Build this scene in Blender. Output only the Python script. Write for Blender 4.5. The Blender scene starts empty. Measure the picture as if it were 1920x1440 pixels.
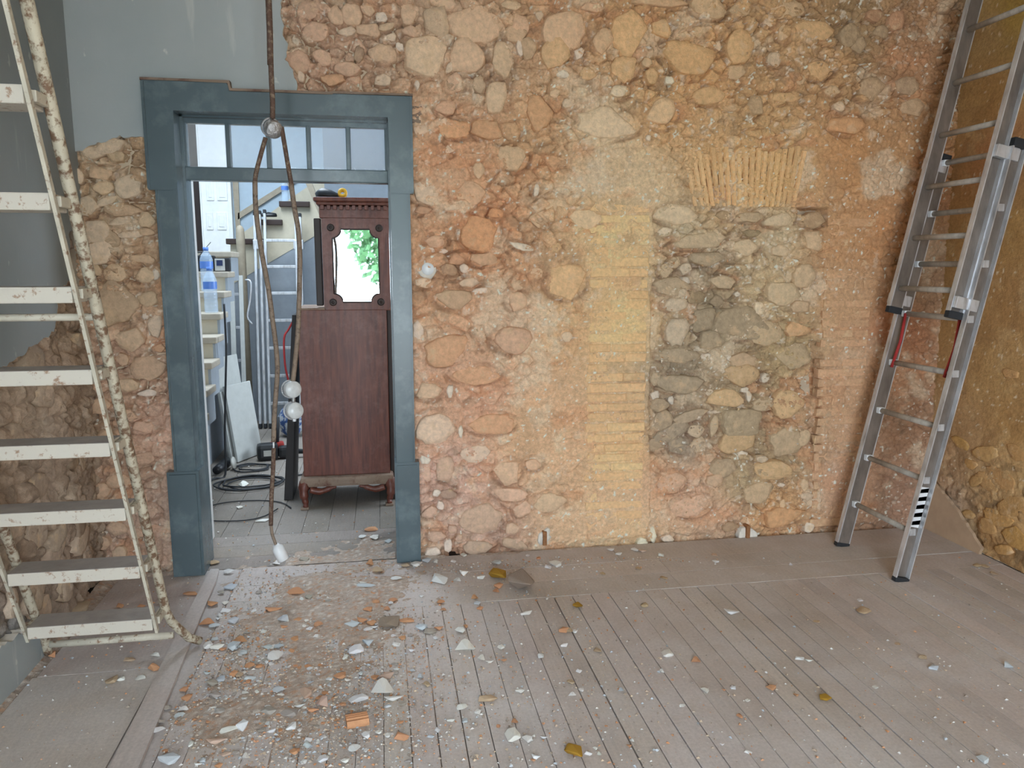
import bpy, bmesh, math, random
import numpy as np
from mathutils import Vector, Matrix
from mathutils.geometry import tessellate_polygon

# ------------------------------------------------------------------ camera
F = 1442.0; CH = 1.5; PSI = math.radians(9.6); TH = math.atan(220/F)
fw = np.array([math.sin(PSI)*math.cos(TH), math.cos(PSI)*math.cos(TH), -math.sin(TH)])
rt = np.array([math.cos(PSI), -math.sin(PSI), 0.0]); up = np.cross(rt, fw); CP = np.array([0, 0, CH])
scene = bpy.context.scene
col = scene.collection
cam_d = bpy.data.cameras.new('camera'); cam = bpy.data.objects.new('camera', cam_d); col.objects.link(cam)
cam_d.sensor_width = 36; cam_d.lens = F/1920*36; cam_d.clip_start = 0.02
cam.location = CP; cam.rotation_euler = Vector(fw).to_track_quat('-Z', 'Y').to_euler()
scene.camera = cam
# ------------------------------------------------------------------ world, light, exposure
w = bpy.data.worlds.new('sky'); scene.world = w; w.use_nodes = True
bg = w.node_tree.nodes['Background']; bg.inputs['Color'].default_value = (0.77, 0.885, 1.0, 1); bg.inputs['Strength'].default_value = 9.0
vs = scene.view_settings; vs.view_transform = 'Standard'; vs.look = 'None'; vs.exposure = 0.85; vs.gamma = 1.0; vs.use_curve_mapping = False

def portal(name, loc, rot, sx, sy):
    l = bpy.data.lights.new(name, 'AREA'); l.shape = 'RECTANGLE'; l.size = sx; l.size_y = sy; l.cycles.is_portal = True
    o = bpy.data.objects.new(name, l); col.objects.link(o); o.location = loc; o.rotation_euler = rot
# room constants
YW = 3.87; XL = -1.36; XR = 3.10; YF = -2.2; ZC = 3.6; YB = 4.35
OPEN = (-1.15, 1.35, 0.0, 2.75)         # garden opening behind the viewer
NWIN = (4.9, 6.7, 1.3, 2.8)             # high window of the stair room
portal('daylight_portal', ((OPEN[0]+OPEN[1])/2, YF-.26, OPEN[3]/2), (math.radians(90), 0, 0), OPEN[1]-OPEN[0], OPEN[3])
portal('stair_daylight_portal', (2.26, (NWIN[0]+NWIN[1])/2, (NWIN[2]+NWIN[3])/2), (math.radians(90), 0, math.radians(90)), NWIN[1]-NWIN[0], NWIN[3]-NWIN[2])

SKYL = (-1.85, -.4, 5.2, 7.4)            # roof light over the stairs
portal('roof_light_portal', ((SKYL[0]+SKYL[1])/2, (SKYL[2]+SKYL[3])/2, 4.02), (0, 0, 0), SKYL[1]-SKYL[0], SKYL[3]-SKYL[2])

# ------------------------------------------------------------------ pixel helpers
def ray(x, y): return fw + rt*(x-960)/F + up*(720-y)/F
def atY(x, y, Y): d = ray(x, y); return CP + d*Y/d[1]
def atZ(x, y, z=0.0): d = ray(x, y); return CP + d*(z-CH)/d[2]
def atX(x, y, X): d = ray(x, y); return CP + d*X/d[0]
def lin(c):
    c = np.asarray(c, float)/255
    return np.where(c <= .04045, c/12.92, ((c+.055)/1.055)**2.4)
def L4(c): return tuple(float(v) for v in lin(c)) + (1.0,)

# ------------------------------------------------------------------ numpy noise
def hash2(i, j, s):
    n = (i.astype(np.int64)*374761393 + j.astype(np.int64)*668265263 + s*974634777) & 0xffffffff
    n = ((n ^ (n >> 13))*1274126177) & 0xffffffff
    return ((n ^ (n >> 16)) & 0xffffff)/float(0xffffff)
def vnoise(x, y, s):
    i = np.floor(x); j = np.floor(y); fx = x-i; fy = y-j
    fx = fx*fx*(3-2*fx); fy = fy*fy*(3-2*fy)
    a = hash2(i, j, s); b = hash2(i+1, j, s); c = hash2(i, j+1, s); d = hash2(i+1, j+1, s)
    return (a*(1-fx)+b*fx)*(1-fy) + (c*(1-fx)+d*fx)*fy
def fbm(x, y, s, o=4, g=.5):
    t = 0; a = 1; n = 0
    for k in range(o): t = t + a*vnoise(x*2**k, y*2**k, s+k*17); n += a; a *= g
    return t/n
def worley(x, y, s):
    i = np.floor(x); j = np.floor(y)
    f1 = np.full(x.shape, 9.); f2 = np.full(x.shape, 9.); idc = np.zeros(x.shape)
    for di in (-1, 0, 1):
        for dj in (-1, 0, 1):
            ci = i+di; cj = j+dj
            d = np.hypot(ci+hash2(ci, cj, s)-x, cj+hash2(ci, cj, s+5)-y)
            h = hash2(ci, cj, s+9)
            m = d < f1
            f2 = np.where(m, f1, np.minimum(f2, d)); idc = np.where(m, h, idc); f1 = np.where(m, d, f1)
    return f1, f2, idc
def sstep(a, b, x):
    t = np.clip((x-a)/(b-a), 0, 1); return t*t*(3-2*t)

# ------------------------------------------------------------------ materials
MATS = {}
def nodes_of(name):
    m = bpy.data.materials.new(name); m.use_nodes = True
    nt = m.node_tree; b = nt.nodes['Principled BSDF']
    return m, nt, b
def N(nt, t, **k):
    n = nt.nodes.new(t)
    for a, v in k.items(): setattr(n, a, v)
    return n
def noise_node(nt, vec, scale, detail=4, rough=.55, stretch=None):
    if stretch is not None:
        mp = N(nt, 'ShaderNodeMapping'); mp.inputs['Scale'].default_value = stretch; nt.links.new(vec, mp.inputs['Vector']); vec = mp.outputs[0]
    n = N(nt, 'ShaderNodeTexNoise'); n.inputs['Scale'].default_value = scale; n.inputs['Detail'].default_value = detail; n.inputs['Roughness'].default_value = rough
    nt.links.new(vec, n.inputs['Vector']); return n.outputs['Fac']
def ramp(nt, fac, stops):
    r = N(nt, 'ShaderNodeValToRGB'); nt.links.new(fac, r.inputs['Fac']); e = r.color_ramp.elements
    while len(e) < len(stops): e.new(.5)
    for k, (p, c) in enumerate(stops):
        e[k].position = p; e[k].color = c if len(c) == 4 else tuple(c)+(1,)
    return r.outputs['Color']
def mixc(nt, a, b, fac=1.0, mode='MULTIPLY'):
    n = N(nt, 'ShaderNodeMix', data_type='RGBA', blend_type=mode)
    if isinstance(fac, float): n.inputs['Factor'].default_value = fac
    else: nt.links.new(fac, n.inputs['Factor'])
    for s, v in ((n.inputs['A'], a), (n.inputs['B'], b)):
        if isinstance(v, tuple): s.default_value = v
        else: nt.links.new(v, s)
    return n.outputs['Result']
def bump(nt, b, h, st=.4, dist=.01, prev=None):
    n = N(nt, 'ShaderNodeBump'); n.inputs['Strength'].default_value = st; n.inputs['Distance'].default_value = dist
    nt.links.new(h, n.inputs['Height'])
    if prev is not None: nt.links.new(prev, n.inputs['Normal'])
    nt.links.new(n.outputs[0], b.inputs['Normal']); return n.outputs[0]
def gray(v): return (v, v, v, 1)
def pos(nt): return N(nt, 'ShaderNodeNewGeometry').outputs['Position']
def objco(nt): return N(nt, 'ShaderNodeTexCoord').outputs['Object']

def m_attr(name, rough=.95, bs=.5, vary=(.72, 1.18)):
    m, nt, b = nodes_of(name)
    a = N(nt, 'ShaderNodeAttribute', attribute_name='Col').outputs['Color']; p = pos(nt)
    n1 = noise_node(nt, p, 60, 5, .65); n2 = noise_node(nt, p, 260, 3, .6)
    c = mixc(nt, a, ramp(nt, n1, [(.25, gray(vary[0])), (.75, gray(vary[1]))]))
    c = mixc(nt, c, ramp(nt, n2, [(.3, gray(.86)), (.7, gray(1.08))]))
    nt.links.new(c, b.inputs['Base Color']); b.inputs['Roughness'].default_value = rough; b.inputs['Specular IOR Level'].default_value = .2
    q = bump(nt, b, n1, bs, .012); bump(nt, b, n2, bs*.7, .004, q); return m
def m_objcol(name, rough=.92, bs=.5, scale=40, vary=(.7, 1.2), coord='pos', speck=None):
    m, nt, b = nodes_of(name)
    a = N(nt, 'ShaderNodeObjectInfo').outputs['Color']; p = pos(nt) if coord == 'pos' else objco(nt)
    n1 = noise_node(nt, p, scale, 5, .65); n2 = noise_node(nt, p, scale*6, 3, .6)
    c = mixc(nt, a, ramp(nt, n1, [(.25, gray(vary[0])), (.75, gray(vary[1]))]))
    if speck:
        n3 = noise_node(nt, p, scale*.35, 4, .6)
        c = mixc(nt, c, speck, ramp(nt, n3, [(.56, gray(0)), (.72, gray(.75))]), 'MIX')
    nt.links.new(c, b.inputs['Base Color']); b.inputs['Roughness'].default_value = rough; b.inputs['Specular IOR Level'].default_value = .2
    q = bump(nt, b, n1, bs, .01); bump(nt, b, n2, bs*.6, .003, q); return m
def m_plain(name, c, rough=.5, metal=0., vary=.12, scale=18, bs=.08, spec=.5):
    m, nt, b = nodes_of(name); p = objco(nt)
    n1 = noise_node(nt, p, scale, 5, .6)
    k = ramp(nt, n1, [(.3, gray(1-vary)), (.7, gray(1+vary))])
    nt.links.new(mixc(nt, L4(c), k), b.inputs['Base Color'])
    b.inputs['Roughness'].default_value = rough; b.inputs['Metallic'].default_value = metal; b.inputs['Specular IOR Level'].default_value = spec
    if bs: bump(nt, b, n1, bs, .01)
    return m
def m_two(name, c1, c2, scale, lo, hi, rough=.6, stretch=None, bs=.2, metal=0., det=6):
    m, nt, b = nodes_of(name); p = objco(nt)
    n1 = noise_node(nt, p, scale, det, .65, stretch); n2 = noise_node(nt, p, scale*.3, 3)
    f = ramp(nt, n1, [(lo, gray(0)), (hi, gray(1))])
    c = mixc(nt, L4(c1), L4(c2), f, 'MIX'); c = mixc(nt, c, ramp(nt, n2, [(.3, gray(.85)), (.7, gray(1.1))]))
    nt.links.new(c, b.inputs['Base Color']); b.inputs['Roughness'].default_value = rough; b.inputs['Metallic'].default_value = metal
    bump(nt, b, n1, bs, .004); return m

M = MATS
M['mortar'] = m_attr('mortar')
M['crumb'] = m_attr('crumb', bs=.2, vary=(.9, 1.1))
M['stone'] = m_objcol('stone', bs=.7, vary=(.76, 1.18), speck=L4((222, 190, 152)))
M['brick'] = m_objcol('brick', scale=55, bs=.6, vary=(.8, 1.16), speck=L4((232, 204, 160)))
M['fragment'] = m_objcol('fragment', scale=30, bs=.35, vary=(.84, 1.1), coord='obj')
M['board'] = None
def mk_board(name, dust, dust2):
    m, nt, b = nodes_of(name)
    a = N(nt, 'ShaderNodeObjectInfo').outputs['Color']; p = pos(nt)
    g = noise_node(nt, p, 30, 5, .6, (3, .25, 1)); n1 = noise_node(nt, p, 2.3, 6, .6); n2 = noise_node(nt, p, 85, 4, .7); n3 = noise_node(nt, p, 9, 6, .7)
    c = mixc(nt, a, ramp(nt, g, [(.3, gray(.86)), (.7, gray(1.1))]))
    c = mixc(nt, c, L4(dust), ramp(nt, n1, [(.35, gray(.15)), (.65, gray(.85))]), 'MIX')
    c = mixc(nt, c, L4(dust2), ramp(nt, n3, [(.5, gray(0)), (.7, gray(.7))]), 'MIX')
    c = mixc(nt, c, ramp(nt, n2, [(.25, gray(.85)), (.75, gray(1.12))]))
    nt.links.new(c, b.inputs['Base Color']); b.inputs['Roughness'].default_value = .72; b.inputs['Specular IOR Level'].default_value = .3
    q = bump(nt, b, n2, .25, .003); bump(nt, b, g, .15, .004, q); return m
M['board'] = mk_board('floor_board', (208, 201, 198), (194, 181, 172))
M['plank'] = mk_board('loose_plank', (204, 198, 194), (188, 180, 174))
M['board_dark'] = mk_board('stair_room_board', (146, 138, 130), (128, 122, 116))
M['gap'] = m_plain('subfloor', (52, 44, 38), .95, bs=0)
def mk_plaster(name, c, scuff):
    m, nt, b = nodes_of(name); p = pos(nt)
    n1 = noise_node(nt, p, 1.6, 5, .55); n2 = noise_node(nt, p, 6, 4, .6, (1.6, 1.6, .22)); n3 = noise_node(nt, p, 90, 3, .6); n4 = noise_node(nt, p, 17, 3, .5, (1, 1, .6))
    c = mixc(nt, L4(c), ramp(nt, n1, [(.3, (.87, .9, .9)), (.7, (1.08, 1.06, 1.06))]))
    c = mixc(nt, c, L4(scuff), ramp(nt, n2, [(.64, gray(0)), (.74, gray(.5))]), 'MIX')
    c = mixc(nt, c, L4(scuff), ramp(nt, n4, [(.70, gray(0)), (.74, gray(.8))]), 'MIX')
    nt.links.new(c, b.inputs['Base Color']); b.inputs['Roughness'].default_value = .55
    bump(nt, b, n3, .12, .003); return m
M['plaster'] = mk_plaster('grey_painted_plaster', (168, 174, 174), (206, 208, 200))
M['plaster_left'] = mk_plaster('shaded_grey_painted_plaster', (140, 146, 146), (176, 180, 176))  # darker copy of the grey plaster, grazing light put into its colour
M['rawedge'] = m_plain('broken_plaster_edge', (226, 218, 204), .95, vary=.1)
M['frame'] = m_two('blue_grey_gloss_paint', (90, 105, 111), (112, 127, 132), 7, .5, .72, .24, bs=.06)
M['framedark'] = m_plain('dark_gap_paint', (52, 60, 62), .5)
M['whitewood'] = m_plain('white_gloss_wood', (240, 241, 240), .4, vary=.04)
M['glass'] = None
def mk_glass():
    m, nt, b = nodes_of('window_glass')
    b.inputs['Base Color'].default_value = (.95, .98, 1, 1); b.inputs['Roughness'].default_value = .02; b.inputs['IOR'].default_value = 1.45; b.inputs['Alpha'].default_value = .16
    return m
M['glass'] = mk_glass()
def mk_bottle():
    m, nt, b = nodes_of('clear_plastic')
    b.inputs['Base Color'].default_value = (.62, .78, .95, 1); b.inputs['Roughness'].default_value = .08; b.inputs['Alpha'].default_value = .3
    return m
M['bottle'] = mk_bottle()
M['blue'] = m_plain('blue_plastic', (84, 124, 196), .35, vary=.04)
M['alu'] = m_two('aluminium', (216, 218, 222), (176, 174, 174), 30, .45, .7, .36, (1, 1, .2), bs=.03, metal=.5)
M['aludull'] = m_two('dull_aluminium', (190, 184, 174), (160, 150, 140), 26, .4, .7, .5, (1, 1, .3), bs=.05, metal=.25)
M['aluweb'] = m_two('shaded_aluminium_web', (132, 122, 114), (104, 95, 88), 20, .4, .7, .5, (1, 1, .3), bs=.05, metal=.35)  # web darker than the flanges, shade of the channel put into the colour
M['rubber'] = m_plain('black_rubber', (40, 42, 46), .8)
M['black'] = m_plain('black_plastic', (26, 27, 30), .45)
M['red'] = m_plain('red_webbing', (168, 46, 44), .7)
M['steelpaint'] = m_two('chipped_cream_paint', (200, 192, 174), (142, 112, 88), 42, .55, .64, .6, bs=.35)
def mk_dusty(name, c1, c2, dust, scale):
    m, nt, b = nodes_of(name); p = objco(nt); n1 = noise_node(nt, p, scale, 6, .65); n2 = noise_node(nt, p, 14, 5, .6)
    c = mixc(nt, L4(c1), L4(c2), ramp(nt, n1, [(.57, gray(0)), (.66, gray(1))]), 'MIX')
    sx = N(nt, 'ShaderNodeSeparateXYZ'); nt.links.new(N(nt, 'ShaderNodeNewGeometry').outputs['True Normal'], sx.inputs[0])
    up_ = ramp(nt, sx.outputs['Z'], [(.6, gray(0)), (.8, gray(1))]); c = mixc(nt, c, mixc(nt, L4(dust), ramp(nt, n2, [(.3, gray(.82)), (.7, gray(1.1))])), mixc(nt, up_, gray(.92)), 'MIX')
    nt.links.new(c, b.inputs['Base Color']); b.inputs['Roughness'].default_value = .75; bump(nt, b, n1, .3, .004); return m
M['steelstep'] = mk_dusty('dust_covered_step', (200, 192, 178), (156, 128, 106), (164, 156, 150), 40)
M['steelrust'] = m_two('rusty_chipped_tube', (196, 186, 164), (120, 92, 70), 38, .47, .58, .7, bs=.45)
M['wood'] = None
def mk_wood():
    m, nt, b = nodes_of('dark_mahogany'); p = objco(nt)
    n1 = noise_node(nt, p, 9, 6, .6, (5, 5, .5)); n2 = noise_node(nt, p, 3, 4, .5); n3 = noise_node(nt, p, 22, 5, .7)
    c = ramp(nt, n1, [(.25, L4((64, 30, 22))), (.5, L4((100, 50, 36))), (.75, L4((124, 68, 48)))])
    c = mixc(nt, c, L4((138, 98, 88)), ramp(nt, mixc(nt, n2, n3), [(.24, gray(0)), (.42, gray(.5))]), 'MIX')
    nt.links.new(c, b.inputs['Base Color']); b.inputs['Roughness'].default_value = .42; bump(nt, b, n1, .08, .004); return m
M['wood'] = mk_wood()
M['wooddust'] = m_two('dusty_mahogany', (140, 120, 104), (92, 52, 40), 14, .5, .75, .8)
M['rosette'] = m_plain('carved_wood_and_gap_shade', (42, 26, 20), .5)  # dark carved wood, also the sheets that stand for shaded gaps
def mk_mirror():
    m, nt, b = nodes_of('mirror_glass'); b.inputs['Base Color'].default_value = (.88, .92, .93, 1); b.inputs['Metallic'].default_value = 1; b.inputs['Roughness'].default_value = .015; return m
M['mirror'] = mk_mirror()
M['cream'] = m_plain('cream_paint', (196, 186, 164), .7, vary=.06)
M['stonestep'] = m_plain('dusty_stone_step', (168, 158, 142), .8, vary=.1)
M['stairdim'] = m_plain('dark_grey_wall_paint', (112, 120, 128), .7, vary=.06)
M['stairgrey'] = m_plain('grey_wall_paint', (150, 157, 164), .7, vary=.06)
M['whitewall'] = m_plain('white_wall_paint', (174, 189, 200), .8, vary=.04)
M['taupe'] = m_plain('taupe_trim', (160, 148, 128), .6)
M['darktread'] = m_plain('dark_wood_tread', (52, 36, 30), .5)
M['conduit'] = m_two('rusty_conduit', (96, 72, 60), (150, 132, 112), 60, .5, .7, .75, bs=.4)
M['conduitpale'] = m_two('paint_spattered_conduit', (142, 124, 108), (84, 66, 56), 70, .5, .7, .75, bs=.4)
M['foil'] = m_plain('crumpled_zinc', (196, 196, 198), .3, .8, vary=.2, scale=60, bs=.9)
M['ceramic'] = m_plain('white_porcelain', (232, 234, 236), .3, vary=.03)
M['glassbox'] = m_plain('pale_box_plastic', (206, 208, 208), .25, vary=.1, scale=50)
M['boardwhite'] = m_plain('white_board', (182, 184, 180), .7, vary=.06)
M['blackboard'] = m_plain('black_stained_board', (28, 22, 22), .6)
M['plug'] = m_plain('old_wood_plug', (150, 104, 68), .85, vary=.2, scale=60)
M['patch'] = m_plain('white_gypsum_patch', (226, 218, 206), .95, vary=.1, scale=30, bs=.5)
M['cable'] = m_plain('dark_cable', (34, 36, 40), .6)
M['screen'] = m_plain('dark_screen', (44, 54, 84), .2)
M['silver'] = m_plain('silver_plastic', (176, 174, 166), .4)
M['yellow'] = m_plain('yellow_tape', (222, 170, 40), .5)
M['redplastic'] = m_plain('red_plastic', (150, 40, 32), .5)
M['sack'] = m_two('printed_sack', (188, 194, 200), (52, 84, 140), 26, .48, .54, .6, bs=.4)
M['terrace'] = m_plain('pale_terrace', (200, 196, 188), .9)
M['leaf'] = m_objcol('leaf', scale=8, bs=.1, coord='pos')
M['bark'] = m_plain('bark', (92, 76, 60), .95)
M['stickerw'] = m_plain('white_sticker', (226, 228, 230), .5, vary=.02)
M['stickerg'] = m_plain('grey_sticker_stripe', (112, 112, 114), .5, vary=.02)
M['ceilingpaint'] = m_plain('old_ceiling_paint', (214, 208, 198), .9)
M['render'] = m_plain('grey_cement_render', (186, 158, 130), .9, vary=.1, scale=9)
M['oldplaster'] = m_plain('old_room_plaster', (204, 186, 160), .95)

# ------------------------------------------------------------------ mesh helpers
def tag(o, label, cat, group=None):
    o['label'] = label; o['category'] = cat
    if group: o['group'] = group
    return o
def struct(o, label=None):
    o['kind'] = 'structure'
    if label: o['label'] = label
    return o
def link(name, me, mat, parent=None, colr=None):
    o = bpy.data.objects.new(name, me); col.objects.link(o)
    if mat and not me.materials: me.materials.append(M[mat])
    if parent: o.parent = parent
    if colr is not None: o.color = colr
    return o
def empty(name, loc=(0, 0, 0), rz=0, parent=None):
    o = bpy.data.objects.new(name, None); o.empty_display_size = .05; col.objects.link(o); o.location = loc; o.rotation_euler = (0, 0, rz)
    if parent: o.parent = parent
    return o
def tomesh(bm, name, smooth=False):
    me = bpy.data.meshes.new(name); bmesh.ops.recalc_face_normals(bm, faces=bm.faces[:]); bm.to_mesh(me); bm.free()
    if smooth: me.shade_smooth()
    return me
def bm_box(bm, x0, x1, y0, y1, z0, z1, mat=None):
    r = bmesh.ops.create_cube(bm, size=1.0)
    T = Matrix.Translation(((x0+x1)/2, (y0+y1)/2, (z0+z1)/2)) @ Matrix.Diagonal((x1-x0, y1-y0, z1-z0, 1))
    if mat is not None: T = mat @ T
    bmesh.ops.transform(bm, matrix=T, verts=r['verts']); return r['verts']
def box(name, x0, x1, y0, y1, z0, z1, mat, parent=None, bev=0., xf=None, colr=None):
    bm = bmesh.new(); bm_box(bm, x0, x1, y0, y1, z0, z1)
    if bev: bmesh.ops.bevel(bm, geom=bm.edges[:], offset=bev, segments=2, affect='EDGES', profile=.6)
    if xf is not None: bmesh.ops.transform(bm, matrix=xf, verts=bm.verts[:])
    return link(name, tomesh(bm, name), mat, parent, colr)
def frame_mat(o, a, b, n):
    m = Matrix.Identity(4)
    for k, v in enumerate((a, b, n)): m.col[k] = (v[0], v[1], v[2], 0)
    m.col[3] = (o[0], o[1], o[2], 1); return m
def prism(name, pts, d0, d1, mat, parent=None, xf=None, bev=0., colr=None, sidemat=None):
    """polygon in local ab plane, extruded from n=d0 to n=d1"""
    bm = bmesh.new(); n = len(pts)
    A = [bm.verts.new((p[0], p[1], d0)) for p in pts]; B = [bm.verts.new((p[0], p[1], d1)) for p in pts]
    if bev: bm.faces.new(A[::-1]); bm.faces.new(B)
    else:
        for t in tessellate_polygon([[Vector((p[0], p[1], 0)) for p in pts]]):
            try: bm.faces.new([A[i] for i in t]); bm.faces.new([B[i] for i in t])
            except ValueError: pass
    side = [bm.faces.new((A[i], A[(i+1) % n], B[(i+1) % n], B[i])) for i in range(n)]
    if sidemat:
        for f in side: f.material_index = 1
    if bev: bmesh.ops.bevel(bm, geom=[e for e in bm.edges if all(v in B for v in e.verts)], offset=bev, segments=2, affect='EDGES')
    bmesh.ops.triangulate(bm, faces=[f for f in bm.faces if len(f.verts) > 4])
    if xf is not None: bmesh.ops.transform(bm, matrix=xf, verts=bm.verts[:])
    me = tomesh(bm, name); o = link(name, me, mat, parent, colr)
    if sidemat: me.materials.append(M[sidemat])
    return o
XZ = frame_mat((0, 0, 0), (1, 0, 0), (0, 0, 1), (0, -1, 0))      # a = X, b = Z, n = towards the viewer
def tube_bm(bm, pts, rad, segs=8, close=True):
    pts = [Vector(p) for p in pts]; rs = rad if isinstance(rad, (list, tuple)) else [rad]*len(pts)
    prev = None; rings = []
    for i, p in enumerate(pts):
        t = (pts[min(i+1, len(pts)-1)]-pts[max(i-1, 0)]).normalized()
        if prev is None:
            prev = t.orthogonal().normalized()
        prev = (prev - t*prev.dot(t)).normalized(); q = t.cross(prev)
        rings.append([bm.verts.new(p+(prev*math.cos(2*math.pi*k/segs)+q*math.sin(2*math.pi*k/segs))*rs[i]) for k in range(segs)])
    for a, b in zip(rings, rings[1:]):
        for k in range(segs): bm.faces.new((a[k], a[(k+1) % segs], b[(k+1) % segs], b[k]))
    if close: bm.faces.new(rings[0][::-1]); bm.faces.new(rings[-1])
def tube(name, pts, rad, mat, parent=None, segs=8, smooth=True):
    bm = bmesh.new(); tube_bm(bm, pts, rad, segs); return link(name, tomesh(bm, name, smooth), mat, parent)
def lathe(name, prof, mat, parent=None, segs=20, xf=None, smooth=True):
    bm = bmesh.new(); rings = []
    for r, z in prof:
        rings.append([bm.verts.new((r*math.cos(2*math.pi*k/segs), r*math.sin(2*math.pi*k/segs), z)) for k in range(segs)] if r > 1e-5 else [bm.verts.new((0, 0, z))])
    for a, b in zip(rings, rings[1:]):
        for k in range(segs):
            k2 = (k+1) % segs
            if len(a) == 1 and len(b) == 1: continue
            if len(a) == 1: bm.faces.new((a[0], b[k2], b[k]))
            elif len(b) == 1: bm.faces.new((a[k], a[k2], b[0]))
            else: bm.faces.new((a[k], a[k2], b[k2], b[k]))
    if xf is not None: bmesh.ops.transform(bm, matrix=xf, verts=bm.verts[:])
    return link(name, tomesh(bm, name, smooth), mat, parent)
def spline(pts, n=6):
    P = [np.array(p, float) for p in pts]; out = []
    for i in range(len(P)-1):
        p0 = P[max(i-1, 0)]; p1 = P[i]; p2 = P[i+1]; p3 = P[min(i+2, len(P)-1)]
        for k in range(n):
            t = k/n; out.append(.5*(2*p1+(p2-p0)*t+(2*p0-5*p1+4*p2-p3)*t*t+(3*p1-p0-3*p2+p3)*t**3))
    out.append(P[-1]); return out
def seg_frame(p0, p1, side):
    """matrix: local z along p0->p1, local x ~ side"""
    z = (Vector(p1)-Vector(p0)).normalized(); x = Vector(side); x = (x-z*x.dot(z)).normalized(); y = z.cross(x)
    return frame_mat(p0, x, y, z), (Vector(p1)-Vector(p0)).length

def heightfield(name, O, A, B, Nn, na, nb, sa, sb, hgt, colr, keep=None, parent=None, mat='mortar'):
    """grid na x nb, spacing sa, sb; hgt(a,b)->offset, colr(a,b)->rgb linear"""
    a = np.arange(na)*sa; b = np.arange(nb)*sb
    ga, gb = np.meshgrid(a, b)
    h = hgt(ga, gb); c = colr(ga, gb)
    O, A, B, Nn = (np.array(v, float) for v in (O, A, B, Nn))
    co = O + ga[..., None]*A + gb[..., None]*B + h[..., None]*Nn
    idx = np.arange(na*nb).reshape(nb, na)
    q = np.stack([idx[:-1, :-1], idx[:-1, 1:], idx[1:, 1:], idx[1:, :-1]], -1).reshape(-1, 4)
    if keep is not None:
        kc = keep(ga, gb); km = kc[:-1, :-1] & kc[:-1, 1:] & kc[1:, 1:] & kc[1:, :-1]; q = q[km.reshape(-1)]
    if np.dot(np.cross(A, B), Nn) < 0: q = q[:, ::-1]
    me = bpy.data.meshes.new(name); me.vertices.add(na*nb); me.vertices.foreach_set('co', co.reshape(-1).astype(np.float32))
    nf = len(q); me.loops.add(nf*4); me.loops.foreach_set('vertex_index', q.reshape(-1).astype(np.int32))
    me.polygons.add(nf); me.polygons.foreach_set('loop_start', np.arange(nf, dtype=np.int32)*4)
    me.update(calc_edges=True); me.validate()
    at = me.color_attributes.new('Col', 'FLOAT_COLOR', 'POINT')
    rgba = np.concatenate([c, np.ones(c.shape[:2]+(1,))], -1).reshape(-1).astype(np.float32); at.data.foreach_set('color', rgba)
    me.shade_smooth()
    return link(name, me, mat, parent)

def lift(c, d=.20, g=1.17):
    c = np.asarray(c); l = (c*np.array((.3, .55, .15))).sum(-1, keepdims=True); return np.clip((c*(1-d)+l*np.array((1.04, 1.0, .94))*d)*g, 0, .88)
def idw(pts, vals, x, y, p=3.0, eps=.02):
    acc = 0; ws = 0
    for (px_, py_), v in zip(pts, vals):
        w_ = 1/((x-px_)**2+(y-py_)**2+eps**2)**(p/2)
        acc = acc + w_[..., None]*np.asarray(v); ws = ws + w_
    return acc/ws[..., None]

STONE_RNG = random.Random(11)
def stone(parent, O, A, B, Nn, ra, rb, rot, h, c, name='stone', mat='stone', sharp=.85, nseg=12, depth=.03):
    R = STONE_RNG; nc = R.choice((5, 6, 6, 7))
    an = sorted([(k+R.uniform(-.28, .28))*2*math.pi/nc for k in range(nc)]); rr = [R.uniform(.82, 1.22) for _ in an]
    cor = [(r*math.cos(t), r*math.sin(t)) for t, r in zip(an, rr)]
    pts = []
    for k in range(nc):
        p = cor[k]; q = cor[(k+1) % nc]
        pts.append((p[0]*.97, p[1]*.97))
        for f in (R.uniform(.25, .42), R.uniform(.58, .75)):
            g = R.uniform(.94, 1.14); pts.append(((p[0]*(1-f)+q[0]*f)*g, (p[1]*(1-f)+q[1]*f)*g))
    cr, sr = math.cos(rot), math.sin(rot); n = len(pts); V = []; Fc = []
    tx, ty = R.uniform(-.35, .35)*h, R.uniform(-.35, .35)*h
    def put(u, v, z):
        u *= ra; v *= rb; a = u*cr-v*sr; b = u*sr+v*cr
        V.append(tuple(O[i]+A[i]*a+B[i]*b+Nn[i]*z for i in range(3)))
    for s, z in ((1.06, -depth), (1.0, h*.5), (.93, h*.92), (.55, h)):
        for (u, v) in pts:
            j = 1+R.uniform(-.045, .045)
            put(u*s*j, v*s*j, z+(tx*u+ty*v)*s+(R.uniform(-.12, .12)*h if s < 1 else 0))
    put(0, 0, h*R.uniform(.9, 1.1))
    for k in range(3):
        for i in range(n): Fc.append((k*n+i, k*n+(i+1) % n, (k+1)*n+(i+1) % n, (k+1)*n+i))
    for i in range(n): Fc.append((3*n+i, 3*n+(i+1) % n, 4*n))
    me = bpy.data.meshes.new(name); me.from_pydata(V, [], Fc)
    bm = bmesh.new(); bm.from_mesh(me); bmesh.ops.recalc_face_normals(bm, faces=bm.faces[:])
    bm.to_mesh(me); bm.free(); me.shade_smooth()
    return link(name, me, mat, parent, c)
def jit(c, a=.06, R=STONE_RNG):
    k = 1+R.uniform(-a, a); l = lin(c)*k; return (float(l[0]*(1+R.uniform(-.03, .03))), float(l[1]), float(l[2]*(1+R.uniform(-.06, .06))), 1)

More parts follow.
